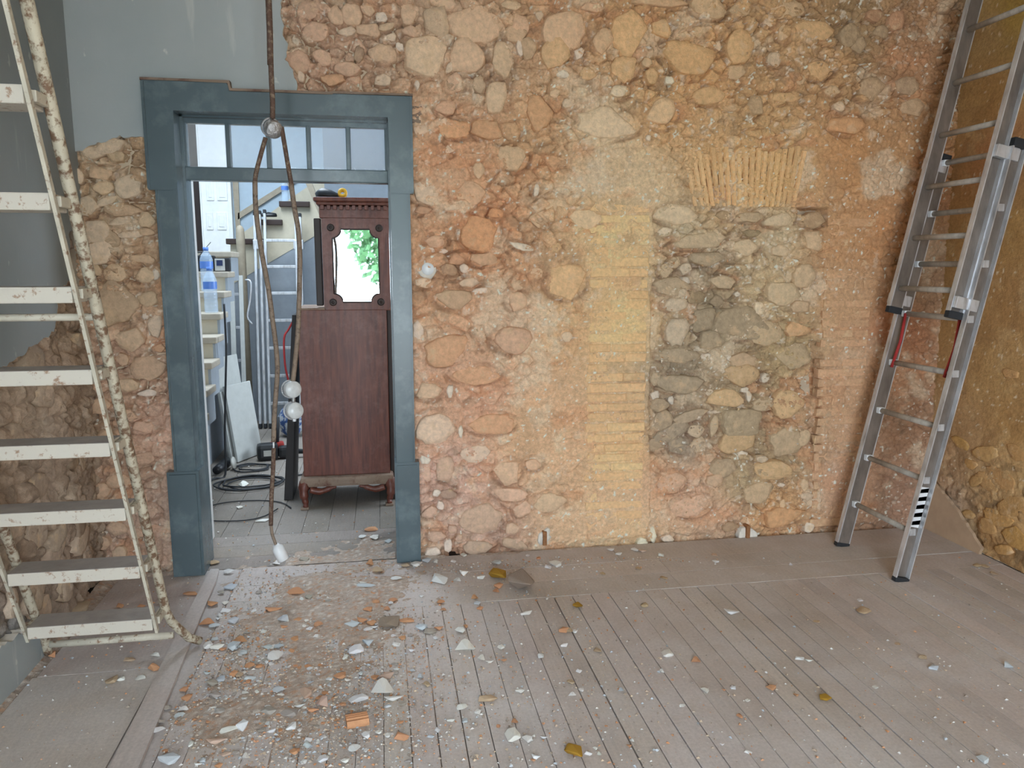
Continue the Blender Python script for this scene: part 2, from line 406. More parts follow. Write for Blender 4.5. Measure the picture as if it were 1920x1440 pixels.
# ================================================================== THE SETTING
# ---------------------------------------------------------------- back wall
def WP(x, y): p = atY(x, y, YW); return (p[0], p[2])
def inpoly(x, y, poly):
    r = np.zeros(x.shape, bool); n = len(poly)
    for i in range(n):
        x1, y1 = poly[i]; x2, y2 = poly[(i+1) % n]
        if y1 == y2: continue
        c = ((y1 > y) != (y2 > y)) & (x < (x2-x1)*(y-y1)/(y2-y1)+x1); r ^= c
    return r
CPTS = '''620 60 208 166 134;560 110 205 160 128;700 30 205 165 132;800 60 212 174 138;900 150 208 168 130;1050 60 216 168 120;1180 60 220 168 108;1300 100 220 164 98;1450 60 206 160 104;1600 60 172 136 90;1700 100 186 134 88;1560 130 205 155 98
850 250 224 164 116;800 340 226 178 136;900 430 224 154 100;1000 250 218 168 116;1140 250 226 194 150;1200 330 228 194 146;1350 330 228 176 108;1450 330 222 172 102;1600 300 206 146 84;1650 450 206 140 78;1240 220 224 172 108
820 560 220 165 120;950 600 220 170 130;1060 600 228 178 122;1170 450 236 194 132;1170 600 238 194 128;1170 850 236 192 132;1170 1000 232 188 136;1050 850 230 180 132;900 750 226 170 132;850 900 220 174 150;900 1000 210 170 146;1000 800 228 178 128;1100 980 228 184 138;800 700 222 172 136
1270 430 206 182 142;1450 430 206 180 138;1300 520 178 152 118;1350 600 172 150 116;1450 550 210 180 132;1480 650 188 158 108;1270 700 172 150 120;1400 780 178 152 112;1480 850 184 152 108;1280 830 166 146 122;1290 920 222 172 134;1240 900 224 174 130;1450 950 212 158 98;1350 980 216 172 134;1400 900 190 160 116
1590 550 206 156 106;1590 450 204 148 92;1590 700 208 160 116;1590 900 212 162 124;1680 620 186 118 72;1700 800 172 126 90;1700 930 178 134 104;1720 520 190 150 112;1780 300 196 142 84
200 350 192 156 116;170 300 200 160 118;230 500 202 162 122;250 700 198 158 128;230 900 188 148 118;280 950 204 168 144;160 800 180 142 108;290 800 210 166 138'''
cps = []; cvs = []
for t in CPTS.replace('\n', ';').split(';'):
    v = [float(k) for k in t.split()]; cps.append(WP(v[0], v[1])); cvs.append(lin(v[2:5]))
RPTS = '600 60 1;800 60 1;1000 80 1;1200 80 1;1400 80 1;1600 100 .9;1700 150 .5;850 200 .9;1000 220 .7;1140 240 .35;1300 230 .6;1200 340 .25;1600 300 .3;850 350 .6;880 480 .7;1000 400 .6;1050 560 .45;950 640 .5;1000 780 .3;850 750 .45;870 880 .6;900 1000 .6;1050 950 .3;1080 700 .25;1170 600 .12;1170 900 .12;1590 600 .15;1590 900 .15;1300 500 1;1400 600 1;1450 800 1;1300 780 1;1280 920 .35;1450 950 .7;1690 500 .4;1700 900 .6;200 350 1;230 500 .9;250 700 .8;250 950 .7;160 800 .9'
rps = []; rvs = []
for t in RPTS.split(';'):
    v = [float(k) for k in t.split()]; rps.append(WP(v[0], v[1])); rvs.append([v[2]])
NICHE = [WP(*p) for p in ((1226, 400), (1300, 388), (1497, 388), (1552, 392), (1550, 560), (1545, 780), (1536, 880), (1532, 1000), (1400, 1012), (1222, 1020), (1218, 850), (1222, 640))]
NICHE_OPEN = [WP(*p) for p in ((1228, 470), (1300, 480), (1380, 505), (1480, 600), (1540, 620), (1540, 800), (1528, 870), (1330, 850), (1220, 850), (1222, 640))]
PIL_L = [WP(*p) for p in ((1118, 378), (1226, 378), (1218, 1022), (1118, 1024))]
PIL_R = [WP(*p) for p in ((1555, 400), (1650, 395), (1630, 1000), (1536, 1006))]
CREV = [WP(*p) for p in ((1527, 640), (1545, 640), (1543, 700), (1538, 745), (1515, 750), (1508, 715), (1527, 700))]
HOLE = [WP(*p) for p in ((1496, 389), (1552, 389), (1553, 425), (1500, 400))]
SLOT = [WP(*p) for p in ((842, 1038), (858, 1030), (864, 1046), (845, 1050))]
PAL = dict(b=(214, 176, 138), p=(210, 166, 134), w=(228, 206, 176), W=(238, 228, 212), y=(222, 176, 116), o=(220, 158, 102), O=(208, 140, 84), g=(192, 166, 132), G=(168, 146, 116), d=(142, 118, 92), k=(120, 96, 58), l=(216, 186, 146), r=(196, 140, 104))
STONES = '''896 47 49 31 0 b;799 100 36 37 0 l;875 107 33 29 0 b;940 112 21 30 .2 l;930 182 23 34 -.25 l;717 100 29 17 0 b;855 155 14 16 0 p;714 32 10 9 0 W;821 42 23 25 0 g;660 27 22 18 0 b;630 30 14 16 0 b;724 51 13 7 .3 l;650 61 14 8 .4 w;690 57 20 12 0 b;605 107 16 14 -.5 p;562 115 20 18 0 p;718 150 15 11 0 w;564 144 6 9 0 w;672 103 9 14 -.2 d;965 60 20 18 0 b;897 160 12 14 0 g;837 203 18 12 0 p;832 230 9 8 0 w;852 243 28 16 0 o;912 245 26 18 -.3 o;962 295 28 25 0 l;810 252 7 8 0 W;790 243 14 9 0 w;842 280 8 9 0 w;897 320 10 14 0 l;748 88 7 8 .5 W;782 160 5 9 0 W;842 127 6 10 -.4 w;735 70 9 8 0 w;625 150 20 10 0 o;832 6 28 12 0 b;957 10 18 10 0 l;590 60 22 18 0 p;580 20 20 14 0 p;765 25 14 18 0 b;770 60 14 10 0 p;690 20 14 10 0 b;650 130 22 12 0 p;775 205 12 10 0 p
975 50 19 22 0 p;992 92 15 17 .2 G;1055 57 42 34 0 b;1042 100 30 25 0 y;1180 62 42 38 0 y;1242 55 19 16 0 y;1172 127 28 22 .4 y;1222 142 13 14 0 y;1290 112 50 30 -.1 y;1330 14 33 20 0 l;1235 4 52 12 0 b;1390 16 22 15 0 g;1385 85 30 32 0 y;1380 137 18 15 0 g;1332 180 34 16 .1 y;1240 212 30 27 0 l;1140 232 60 27 0 l;1010 210 24 30 0 o;1102 138 15 12 0 y;1130 75 17 24 -.3 b;1255 152 10 9 0 W;1085 100 9 12 0 W;1212 117 10 9 0 l;1055 140 12 7 0 W;1415 197 15 20 0 G;1345 87 6 8 0 w;1065 195 12 8 0 w;1215 259 5 6 0 W;1160 172 18 12 0 w;1010 30 8 8 0 w;975 90 7 12 .2 W;1110 15 22 10 0 p;1310 60 12 10 0 l;1040 175 10 8 0 l
1470 16 36 17 0 l;1527 57 35 17 0 y;1468 62 12 14 .3 l;1451 111 14 13 0 w;1535 133 28 17 .2 y;1611 87 16 14 0 g;1633 168 32 26 0 g;1698 162 26 18 0 g;1712 203 26 18 0 g;1573 200 12 9 0 w;1590 235 38 18 0 o;1590 65 22 20 0 G;1468 184 28 8 .1 y;1478 95 9 5 0 w;1650 60 16 14 0 G;1560 170 14 10 0 l;1500 150 12 9 0 l;1640 30 18 12 0 r;1680 40 16 20 0 r;1440 40 12 10 0 w
797 362 24 20 0 w;885 365 27 22 0 b;900 437 37 32 .2 o;1095 412 30 20 0 l;1010 410 20 14 0 g;1060 528 38 32 0 y;838 655 40 27 .25 o;848 390 16 6 0 w;855 487 14 11 0 r;907 487 28 12 0 b;842 505 18 11 0 d;870 505 8 9 0 W;783 620 10 20 0 W;850 560 32 17 0 g;970 535 13 9 0 g;970 565 20 17 0 b;960 638 38 24 0 p;1042 462 11 11 0 y;1062 630 10 10 0 w;1007 512 13 11 0 b;817 452 18 10 0 p;795 530 16 9 0 w;807 470 9 5 0 W;830 471 8 5 0 W;1005 357 5 10 -.2 W;977 462 20 7 -.3 W;795 395 16 8 0 r;930 400 14 10 0 O;1040 385 24 12 0 l;880 530 20 8 0 w;900 545 16 6 0 W
813 803 36 32 0 w;920 795 46 20 0 o;890 703 44 17 0 o;834 876 20 27 0 b;888 850 30 16 0 w;952 885 25 24 0 b;905 973 44 32 0 b;1030 943 29 19 0 g;955 926 32 13 -.1 p;897 1026 30 15 0 G;964 1020 24 13 -.2 G;818 1005 17 10 0 p;847 992 9 9 0 p;860 1008 8 8 0 p;960 992 14 12 0 b;979 955 18 14 .4 p;840 1023 8 14 0 W;812 1036 14 11 .4 W;826 947 8 10 0 W;797 862 11 9 0 W;818 923 8 7 0 W;802 733 24 17 0 l;844 733 6 12 0 W;800 887 10 14 0 p;863 810 5 12 0 W;805 960 16 12 0 p;840 925 16 10 0 d;1224 1002 9 18 0 W;1202 1018 11 11 0 W;1254 1012 12 8 0 W;1000 870 16 12 0 p
1272 404 40 20 0 l;1357 404 14 8 0 d;1406 407 26 10 0 g;1461 413 30 13 0 l;1525 412 24 14 0 d;1315 449 54 17 .16 l;1412 437 19 8 0 k;1400 462 30 17 0 l;1525 452 22 19 0 l;1464 471 20 13 0 l;1247 434 13 9 0 w;1269 492 12 10 0 l;1253 507 14 14 0 l;1266 538 32 16 0 g;1272 572 25 12 .1 w;1275 620 26 27 0 w;1290 504 12 10 0 w;1290 526 8 8 0 W;1327 486 38 13 0 G;1394 605 56 33 0 G;1324 599 26 21 0 G;1470 550 34 29 0 l;1510 517 24 23 0 g;1500 575 24 14 0 b;1443 627 29 21 0 l;1504 617 25 15 0 o;1430 578 9 12 0 w;1351 565 13 11 0 d;1388 552 5 4 0 W;1308 556 18 11 0 k;1498 667 33 24 0 g;1400 680 28 15 0 b;1330 670 9 7 0 W;1372 673 5 5 0 W;1272 667 38 15 0 G;1360 530 20 12 0 l;1340 640 22 16 0 G
1275 721 42 19 0 G;1233 710 11 13 0 g;1393 706 32 19 0 y;1370 749 32 17 0 y;1483 760 26 28 0 y;1441 710 10 8 .5 W;1402 732 8 5 0 W;1409 745 6 9 0 W;1233 745 8 9 0 W;1262 752 6 8 .3 W;1335 737 8 5 .4 w;1240 762 20 13 0 G;1247 792 25 19 .3 G;1297 783 32 12 .2 g;1262 815 34 15 .5 G;1344 802 8 18 -.1 l;1397 795 40 25 0 G;1390 828 38 19 .3 y;1480 828 35 31 0 g;1513 824 12 15 -.3 l;1310 810 16 14 0 l;1277 838 20 14 0 G;1235 835 18 14 0 G;1313 843 15 17 0 l;1397 855 11 7 0 W;1430 861 13 8 0 w;1360 876 28 20 0 G;1452 882 44 17 -.1 y;1422 925 31 27 .3 g;1513 932 13 10 0 w;1510 910 10 12 0 l;1470 968 46 22 .1 o;1468 946 6 10 0 l;1369 988 17 9 0 k;1517 989 10 10 0 W;1432 908 8 5 0 W;1466 910 8 5 0 W;1440 760 20 14 0 g;1340 900 20 14 0 b;1300 950 40 24 0 p;1260 905 30 22 0 p
220 293 15 9 0 l;210 275 28 13 .1 w;240 350 21 19 0 w;198 353 18 11 0 l;200 377 20 8 .4 w;163 387 17 16 0 w;230 393 28 12 0 b;225 415 18 8 .1 w;275 413 15 12 0 l;180 435 22 23 0 w;245 440 20 7 0 w;278 435 13 7 0 b;205 447 16 18 0 g;147 330 9 15 0 w;190 325 20 12 .1 b;175 287 18 11 0 w;190 472 24 20 0 w;217 512 20 15 0 l;222 570 38 38 0 g;247 640 26 22 0 l;275 688 30 22 .1 b;240 723 24 12 0 l;293 610 12 21 0 w;277 737 16 7 0 W;180 505 10 13 0 l;268 485 24 10 0 b;273 517 18 12 0 l;298 652 9 8 0 o;293 515 7 10 0 W;273 592 6 6 0 W;190 762 16 15 0 b;210 627 20 10 .2 b;230 673 10 12 0 b;268 800 22 13 0 p;270 860 20 14 0 p;184 919 19 15 0 b;225 1035 13 13 0 l;188 1020 17 15 0 b;262 934 15 11 0 p;221 990 19 13 0 b;285 960 12 10 0 p;240 780 18 12 0 b;200 820 20 16 0 b;280 560 16 14 0 l;235 840 18 14 0 b;225 900 22 14 0 b;215 960 18 14 0 b;255 1000 16 12 0 p'''
SL_ = []
for t in STONES.replace('\n', ';').split(';'):
    q = t.split(); p = WP(float(q[0]), float(q[1])); SL_.append((p[0], p[1], float(q[2])*YW/F*1.04, float(q[3])*YW/F*1.04, float(q[4])))
def grooves(x, z):
    g = np.zeros(x.shape); x0, z0, st = x[0, 0], z[0, 0], x[0, 1]-x[0, 0]; nz, nx = x.shape
    for (cx, cz, ra, rb, ro) in SL_:
        R_ = max(ra, rb)*1.35+.02; i0, i1 = int((cx-R_-x0)/st), int((cx+R_-x0)/st)+1; j0, j1 = int((cz-R_-z0)/st), int((cz+R_-z0)/st)+1
        i0, i1, j0, j1 = max(i0, 0), min(i1, nx), max(j0, 0), min(j1, nz)
        if i1 <= i0 or j1 <= j0: continue
        u = x[j0:j1, i0:i1]-cx; v = z[j0:j1, i0:i1]-cz; c_, s_2 = math.cos(ro), math.sin(ro)
        a = (u*c_+v*s_2)/ra; b = (-u*s_2+v*c_)/rb; d = np.hypot(a, b); m_ = (ra*rb)**.5
        wd_ = .010/m_; e = np.exp(-((d-1.04-wd_)/max(wd_, .06))**2)*(.55+.45*sstep(.5, -.6, b))
        g[j0:j1, i0:i1] = np.maximum(g[j0:j1, i0:i1], e*min(1, .35+m_/.06))
    return g*sstep(.36, .56, fbm(x*7+3, z*7, 77, 3))
X0 = XL-.02; Z0 = -.03; SA = .0052
def wall_h(a, b):
    x = a+X0; z = b+Z0
    r = idw(rps, rvs, x, z, 3)[..., 0]
    wx = x+.03*(fbm(x*9, z*9, 3, 2)-.5); wz = z+.03*(fbm(x*9, z*9, 8, 2)-.5)
    f1, f2, ci = worley(wx/.085, wz/.06, 21); g1, g2, gi = worley(wx/.028, wz/.022, 31)
    rub = sstep(.02, .28, f2-f1)*(.5+.8*ci); rub2 = sstep(.02, .35, g2-g1)*(.4+.9*gi)
    crk = (1-sstep(.0, .09, f2-f1))*sstep(.42, .6, fbm(x*6, z*6, 55, 3)); crk2 = (1-sstep(.0, .14, g2-g1))*sstep(.5, .62, fbm(x*10, z*10, 57, 3))
    h = (fbm(x*4, z*4, 41, 4)-.5)*.036*(.35+r) + (fbm(x*22, z*22, 51, 4, .6)-.5)*.024*(.35+r) + r*(rub*.018+rub2*.009-.014) - (crk*.028+crk2*.012)*np.clip(r*1.4, 0, 1)
    h = h-.016*grooves(x, z)
    nin = inpoly(wx, wz, NICHE); nop = inpoly(wx, wz, NICHE_OPEN)
    h = h-.012*nin-.028*nop
    h = h-.09*inpoly(wx, wz, CREV)-.10*inpoly(x, z, HOLE)-.08*inpoly(x, z, SLOT)
    h = h+nop*(fbm(x*13, z*13, 59, 4, .6)-.5)*.034
    h = np.where((x < -.3) & (z > 1.9), np.minimum(h, .013), h)
    pl = inpoly(x, z, PIL_L) | inpoly(x, z, PIL_R); h = np.where(pl, h*.5-.001, h)
    h = h-.02*sstep(.05, .0, z)
    return h
def wall_c(a, b):
    x = a+X0; z = b+Z0
    c = idw(cps, cvs, x, z, 3.2, .05); r = idw(rps, rvs, x, z, 3)[..., 0]
    wx = x+.03*(fbm(x*9, z*9, 3, 2)-.5); wz = z+.03*(fbm(x*9, z*9, 8, 2)-.5)
    f1, f2, ci = worley(wx/.085, wz/.06, 21); g1, g2, gi = worley(wx/.028, wz/.022, 31)
    pl = (inpoly(x, z, PIL_L) | inpoly(x, z, PIL_R)).astype(float)
    k = (1+(ci-.5)*.26*r)*(1+(gi-.5)*.16*(.4+r)); c = c*k[..., None]
    j = (1-sstep(.0, .10, f2-f1))*r; c = c*(1-.35*j[..., None])+lin((152, 100, 66))*(.35*j[..., None])
    n = fbm(x*5, z*5, 61, 5, .6); s = sstep(.56, .68, n)*.5*(1-.6*pl); c = c*(1-s[..., None])+lin((234, 208, 172))*s[..., None]
    n = fbm(x*4+9, z*7, 71, 5, .6); s = sstep(.56, .70, n)*.45*(1-.3*pl); c = c*(1-s[..., None])+lin((216, 146, 92))*s[..., None]
    n = fbm(x*11, z*11+4, 81, 4, .6); s = sstep(.6, .7, n)*.45*np.clip(r*1.3, 0, 1); c = c*(1-s[..., None])+lin((150, 122, 92))*s[..., None]
    n = fbm(x*60, z*60, 91, 2, .5); s = sstep(.78, .84, n)*.9; c = c*(1-s[..., None])+lin((240, 230, 214))*s[..., None]
    n = fbm(x*34+3, z*34, 95, 3, .5); s = sstep(.70, .76, n)*.6*r; c = c*(1-s[..., None])+lin((236, 220, 196))*s[..., None]
    g = grooves(x, z)*.55; c = c*(1-g[..., None])+lin((150, 104, 72))*g[..., None]
    return lift(c)
def wall_keep(a, b):
    x = a+X0; z = b+Z0; return ~((x > -.99) & (x < .12) & (z < 2.24))
wall_back = heightfield('wall_back', (X0, YW, Z0), (1, 0, 0), (0, 0, 1), (0, -1, 0), int((XR-X0+.04)/SA), int(2.99/SA), SA, SA, wall_h, wall_c, wall_keep)
struct(wall_back, 'old rubble stone wall stripped of its plaster around the grey doorway')
# masonry behind the face
box('masonry', XL-.3, -.97, YW+.03, YB, -.05, ZC, 'oldplaster', wall_back)
box('masonry', .10, XR+.3, YW+.115, YB, -.05, ZC, 'oldplaster', wall_back)
box('masonry', -.97, .10, YW+.03, YB, 2.24, ZC, 'oldplaster', wall_back)
box('masonry', XL, XR, YW-.01, YW+.115, 2.93, ZC, 'oldplaster', wall_back)

MW = YW/F*1.04
def jmix(c, p, f=.5):
    loc = idw(cps, cvs, np.array([p[0]]), np.array([p[2]]), 3.2, .05)[0]; l = lin(c)*f+loc*(1-f); k = STONE_RNG.uniform(.93, 1.10); l = lift(l*k); return (float(l[0]), float(l[1]), float(l[2]), 1)
nst = 0
for t in STONES.replace('\n', ';').split(';'):
    x, y, rx, ry, ro, c = t.split(); x, y, rx, ry, ro = map(float, (x, y, rx, ry, ro))
    if x < 300: k = .98
    elif x > 1300: k = 1.05
    else: k = 1.0
    p = atY(x, y, YW); deep = inpoly(np.array([p[0]]), np.array([p[2]]), NICHE)[0]; op = inpoly(np.array([p[0]]), np.array([p[2]]), NICHE_OPEN)[0]
    h = .007+.009*min(1, (rx*ry)**.5/30)+STONE_RNG.uniform(0, .007)
    smooth_zone = (x > 980 and 380 < y and x < 1130) or (y > 680 and x > 870 and x < 1120) or (1240 < x < 1330 and y > 880)
    if smooth_zone: h *= .5
    off = -.012*deep-.028*op
    if op: k *= 1.12; h *= .8
    stone(wall_back, (p[0], YW-off, p[2]), (1, 0, 0), (0, 0, 1), (0, -1, 0), rx*MW*k, ry*MW*k, ro+STONE_RNG.uniform(-.1, .1), h, jmix(PAL[c], p), sharp=.8)
    nst += 1
# small white chips pressed into the wall, too many to count
R = random.Random(5)
def chips(name, n, place, parent, palette, rmin, rmax, flat=.5, proud=.5):
    V = []; Fc = []; Cc = []
    base = [(1, 0, 0), (-.5, .87, 0), (-.6, -.8, 0), (.1, .1, 1), (.2, -.1, -1)]
    fs = [(0, 1, 3), (1, 2, 3), (2, 0, 3), (1, 0, 4), (2, 1, 4), (0, 2, 4)]
    for _ in range(n):
        q = place(R)
        if q is None: continue
        O, A, B, Nn = q; r = rmin*(rmax/rmin)**(R.random()**1.8); th = R.uniform(0, 6.28); s = R.uniform(.5, 1); c = R.choice(palette); k = R.uniform(.88, 1.06)
        i0 = len(V)
        for (u, v, w_) in base:
            u2 = u*R.uniform(.7, 1.2); v2 = v*R.uniform(.7, 1.2)*s; a = (u2*math.cos(th)-v2*math.sin(th))*r; b = (u2*math.sin(th)+v2*math.cos(th))*r; z = w_*r*flat+proud*r*flat
            V.append(tuple(O[i]+A[i]*a+B[i]*b+Nn[i]*z for i in range(3))); Cc.extend((c[0]*k, c[1]*k, c[2]*k, 1))
        Fc += [tuple(i0+i for i in f) for f in fs]
    me = bpy.data.meshes.new(name); me.from_pydata(V, [], Fc); at = me.color_attributes.new('Col', 'FLOAT_COLOR', 'POINT'); at.data.foreach_set('color', np.array(Cc, np.float32))
    o = link(name, me, 'crumb', parent); o['kind'] = 'stuff'; return o
pw = [tuple(lin(c)) for c in ((238, 224, 204), (230, 208, 178), (226, 196, 158), (222, 180, 138), (210, 160, 118), (200, 170, 134))]
def wplace(R):
    if R.random() < .35: x, y = R.uniform(540, 1750), R.uniform(0, 240)
    elif R.random() < .3: x, y = R.uniform(1225, 1545), R.uniform(400, 1000)
    else: x, y = R.uniform(140, 1640), R.uniform(0, 1030)
    if 262 < x < 792 and y > 140: return None
    if x < 560 and y < 175: return None
    if x < 300 and y < 270: return None
    p = atY(x, y, YW-.002); return (p, (1, 0, 0), (0, 0, 1), (0, -1, 0))
chips('wall_chips', 1500, wplace, wall_back, pw, .003, .012, .45, .5)
# brick pilasters and flat arch
def bbrick(x0, x1, z0, z1, c, xf=None, proud=.006):
    d = YW-proud-STONE_RNG.uniform(-.003, .003)
    bm = bmesh.new(); vs_ = bm_box(bm, x0, x1, d, d+.05, z0, z1)
    for v in bm.verts:
        v.co.x += STONE_RNG.uniform(-.004, .004); v.co.z += STONE_RNG.uniform(-.003, .003); v.co.y += STONE_RNG.uniform(-.0015, .0015)
    bmesh.ops.bevel(bm, geom=[e for e in bm.edges if all(v.co.y < d+.02 for v in e.verts)], offset=.004, segments=1, affect='EDGES')
    if xf is not None: bmesh.ops.transform(bm, matrix=xf, verts=bm.verts[:])
    return link('brick', tomesh(bm, 'brick'), 'brick', wall_back, c)
for (xa, xb, cc) in ((1.06, 1.375, (234, 182, 114)), (2.385, 2.66, (208, 158, 112))):
    z = .03; k = 0
    while z < (1.80 if xa < 2 else 1.74):
        hgt = STONE_RNG.uniform(.040, .047); sp = xa+(.11 if k % 2 else .2)+STONE_RNG.uniform(-.02, .02)
        for (u, v) in ((xa, sp-.002), (sp+.002, xb)):
            if STONE_RNG.random() < .9: bbrick(u+STONE_RNG.uniform(-.012, .006), v, z, z+hgt, jmix(cc, ((u+v)/2, 0, z), .5), proud=.0006 if xa < 2 else -.0012)
        z += hgt+STONE_RNG.uniform(.008, .014); k += 1
PA0 = WP(1278, 285); PA1 = WP(1515, 278); PB0 = WP(1300, 386); PB1 = WP(1492, 388); nv = 19
for k in range(nv):
    t = (k+.5)/nv
    T = np.array(PA0)*(1-t)+np.array(PA1)*t; Bt = np.array(PB0)*(1-t)+np.array(PB1)*t; T[1] += STONE_RNG.uniform(-.02, .02)
    wt = .5*(PA1[0]-PA0[0])/nv-.005; wb = .5*(PB1[0]-PB0[0])/nv-.004
    prism('brick', [(Bt[0]-wb, Bt[1]), (Bt[0]+wb, Bt[1]), (T[0]+wt, T[1]), (T[0]-wt, T[1])], -YW-.04, -YW+STONE_RNG.uniform(.002, .009), 'brick', wall_back, XZ, bev=.004, colr=jmix((232, 184, 118), (T[0], 0, Bt[1]+.1), .4))
# small built-in pieces: sleeve, wooden plugs, gypsum
sl = atY(802, 504, YW); xfY = frame_mat(tuple(sl), (1, 0, 0), (0, 0, 1), (0, -1, 0))
stone(wall_back, (sl[0], YW, sl[2]), (1, 0, 0), (0, 0, 1), (0, -1, 0), .055, .055, 0, .012, L4((238, 230, 216)), name='gypsum_patch', mat='patch')
lathe('pipe_sleeve', [(.0, -.01), (.0, .018), (.029, .02), (.031, .016), (.031, -.01)], 'ceramic', wall_back, 20, xfY)
for (x, y, rx, ry, pw_) in ((1020, 1008, 14, 18, 6), (1399, 996, 22, 18, 6)):
    p = atY(x, y, YW)
    for q in range(4): stone(wall_back, (p[0]+R.uniform(-1, 1)*rx*MW*.6, YW, p[2]+R.uniform(-1, 1)*ry*MW*.5), (1, 0, 0), (0, 0, 1), (0, -1, 0), rx*MW*.55, ry*MW*.7, R.uniform(0, 3), .012, L4((230, 222, 208)), name='gypsum_patch', mat='patch')
    box('wooden_plug', p[0]-pw_*MW/1.6, p[0]+pw_*MW/1.6, YW-.03, YW+.05, p[2]-.035, p[2]+.04, 'plug', wall_back, .003)
for (x, y) in ((779, 207), (777, 223)):
    p = atY(x, y, YW); box('wooden_block', p[0]-.03, p[0]+.03, YW-.015, YW+.05, p[2]-.02, p[2]+.018, 'wooddust', wall_back, .004)

# remaining grey plaster at the top left of the back wall
def ragged(pts, step, amp, R):
    out = []
    for i in range(len(pts)):
        a = np.array(pts[i]); b = np.array(pts[(i+1) % len(pts)]); n = max(1, int(np.linalg.norm(b-a)/step))
        d = b-a; nn = np.array((-d[1], d[0]))/max(1e-6, np.linalg.norm(d))
        for k in range(n): out.append(tuple(a+d*k/n+nn*(R.uniform(-amp, amp) if k else 0)))
    return out
edge = [(527, -8), (526, 20), (533, 48), (530, 66), (540, 82), (537, 98), (534, 112), (543, 124), (550, 138), (556, 152), (554, 176)]
low = [(276, 262), (262, 256), (240, 258), (225, 254), (205, 262), (190, 268), (172, 272), (160, 278), (140, 285), (128, 292), (118, 300)]
def PL(l): return [tuple(atY(x, y, YW-.02)[[0, 2]]) for x, y in l]
RP = random.Random(3)
e1 = ragged(PL(edge), .018, .008, RP)[:-1]; 
def ropen(l, step, amp):
    r = []
    for a, b in zip(l, l[1:]): r += ragged([a, b], step, amp, RP)[:max(1, int(np.hypot(b[0]-a[0], b[1]-a[1])/step))]
    return r+[l[-1]]
e1 = ropen(PL(edge), .015, .006); e2 = ropen(PL(low), .014, .007)
poly = [(XL, 2.95), (e1[0][0], 2.95)] + e1 + [(e1[-1][0], 2.20), (-1.0, 2.20), (-1.0, e2[0][1])] + e2 + [(XL, e2[-1][1]-.02)]
prism('plaster', poly, -YW-.005, -YW+.022, 'plaster', wall_back, XZ, sidemat='rawedge')['label'] = 'grey painted plaster left on the wall'

# ---------------------------------------------------------------- left wall
LPTS = '''100 650 190 152 116;60 760 186 150 112;20 900 176 140 104;100 900 180 144 110;60 1000 172 136 102;120 1050 164 130 100;20 1100 160 130 104;30 1220 150 152 150;100 600 190 156 118'''
lps = []; lvs = []
for t in LPTS.split(';'):
    v = [float(k) for k in t.split()]; p = atX(v[0], v[1], XL); lps.append((p[1], p[2])); lvs.append(lin(v[2:5]))
def lw_h(a, b):
    y = a+2.0; z = b
    f1, f2, ci = worley(y/.11, z/.075, 121); g1, g2, gi = worley(y/.035, z/.03, 131)
    return (fbm(y*4, z*4, 141)-.5)*.05+(fbm(y*24, z*24, 151)-.5)*.035+sstep(.02, .3, f2-f1)*(.4+.8*ci)*.022+sstep(.02, .3, g2-g1)*gi*.008-.02-.03*sstep(1.0, 1.2, z)
def lw_c(a, b):
    y = a+2.0; z = b; c = idw(lps, lvs, y, z, 3, .05)
    f1, f2, ci = worley(y/.11, z/.075, 121)
    c = c*(1+(ci-.5)*.3)[..., None]; n = fbm(y*6, z*6, 161, 5, .6); s = sstep(.5, .68, n)*.4; c = c*(1-s[..., None])+lin((214, 186, 150))*s[..., None]
    n = fbm(y*9, z*9, 171, 4, .6); s = sstep(.55, .7, n)*.5; return lift(c*(1-s[..., None])+lin((140, 112, 84))*s[..., None], .42, 1.12)
wall_left = heightfield('wall_left', (XL, 2.0, 0), (0, 1, 0), (0, 0, 1), (1, 0, 0), int((YW+.03-2.0)/.008), int(3.0/.008), .008, .008, lw_h, lw_c)
struct(wall_left, 'left side wall with grey plaster coloured as shaded over bare rubble')
box('masonry', XL-.3, XL-.06, YF, YW+.1, -.05, ZC, 'oldplaster', wall_left)
box('masonry', XL-.1, XL, YF, 2.02, -.02, ZC, 'plaster_left', wall_left)
ledge = [(140, 425), (128, 440), (131, 480), (130, 526), (112, 540), (105, 552), (108, 575), (104, 600), (100, 622), (85, 632), (70, 645), (58, 650), (40, 668), (22, 678), (0, 690), (-40, 705)]
def LP_(l): return [tuple(atX(x, y, XL+.02)[[1, 2]]) for x, y in l]
YZ = frame_mat((0, 0, 0), (0, 1, 0), (0, 0, 1), (1, 0, 0))
e3 = ropen(LP_(ledge), .02, .009)
prism('plaster', [(2.0, 2.99), (YW, 2.99), (YW, 1.70)] + e3 + [(2.0, 1.05)], XL-.02, XL+.022, 'plaster_left', wall_left, YZ, sidemat='rawedge')['label'] = 'grey painted plaster coloured darker for grazing light'
e4 = ropen([(2.2, .22), (2.7, .20), (2.95, .17), (3.1, .10), (3.15, .0)], .02, .01)
prism('plaster', [(2.0, .0), (2.0, .22)] + e4, XL-.02, XL+.03, 'plaster', wall_left, YZ, sidemat='rawedge')
RL = random.Random(8)
def jl(c): l = lift(jit(c, .08)[:3], .42, 1.05); return (float(l[0]), float(l[1]), float(l[2]), 1)
for k in range(46):
    y = RL.uniform(2.5, 3.8); z = RL.uniform(.03, 1.25)
    if z > 1.15-.0 and y < 3.5: continue
    c = RL.choice(((204, 170, 132), (188, 154, 118), (176, 142, 106), (196, 160, 122))); stone(wall_left, (XL-.0, y, z), (0, 1, 0), (0, 0, 1), (1, 0, 0), RL.uniform(.035, .10), RL.uniform(.03, .065), RL.uniform(-.3, .3), RL.uniform(.006, .018), jl(c))

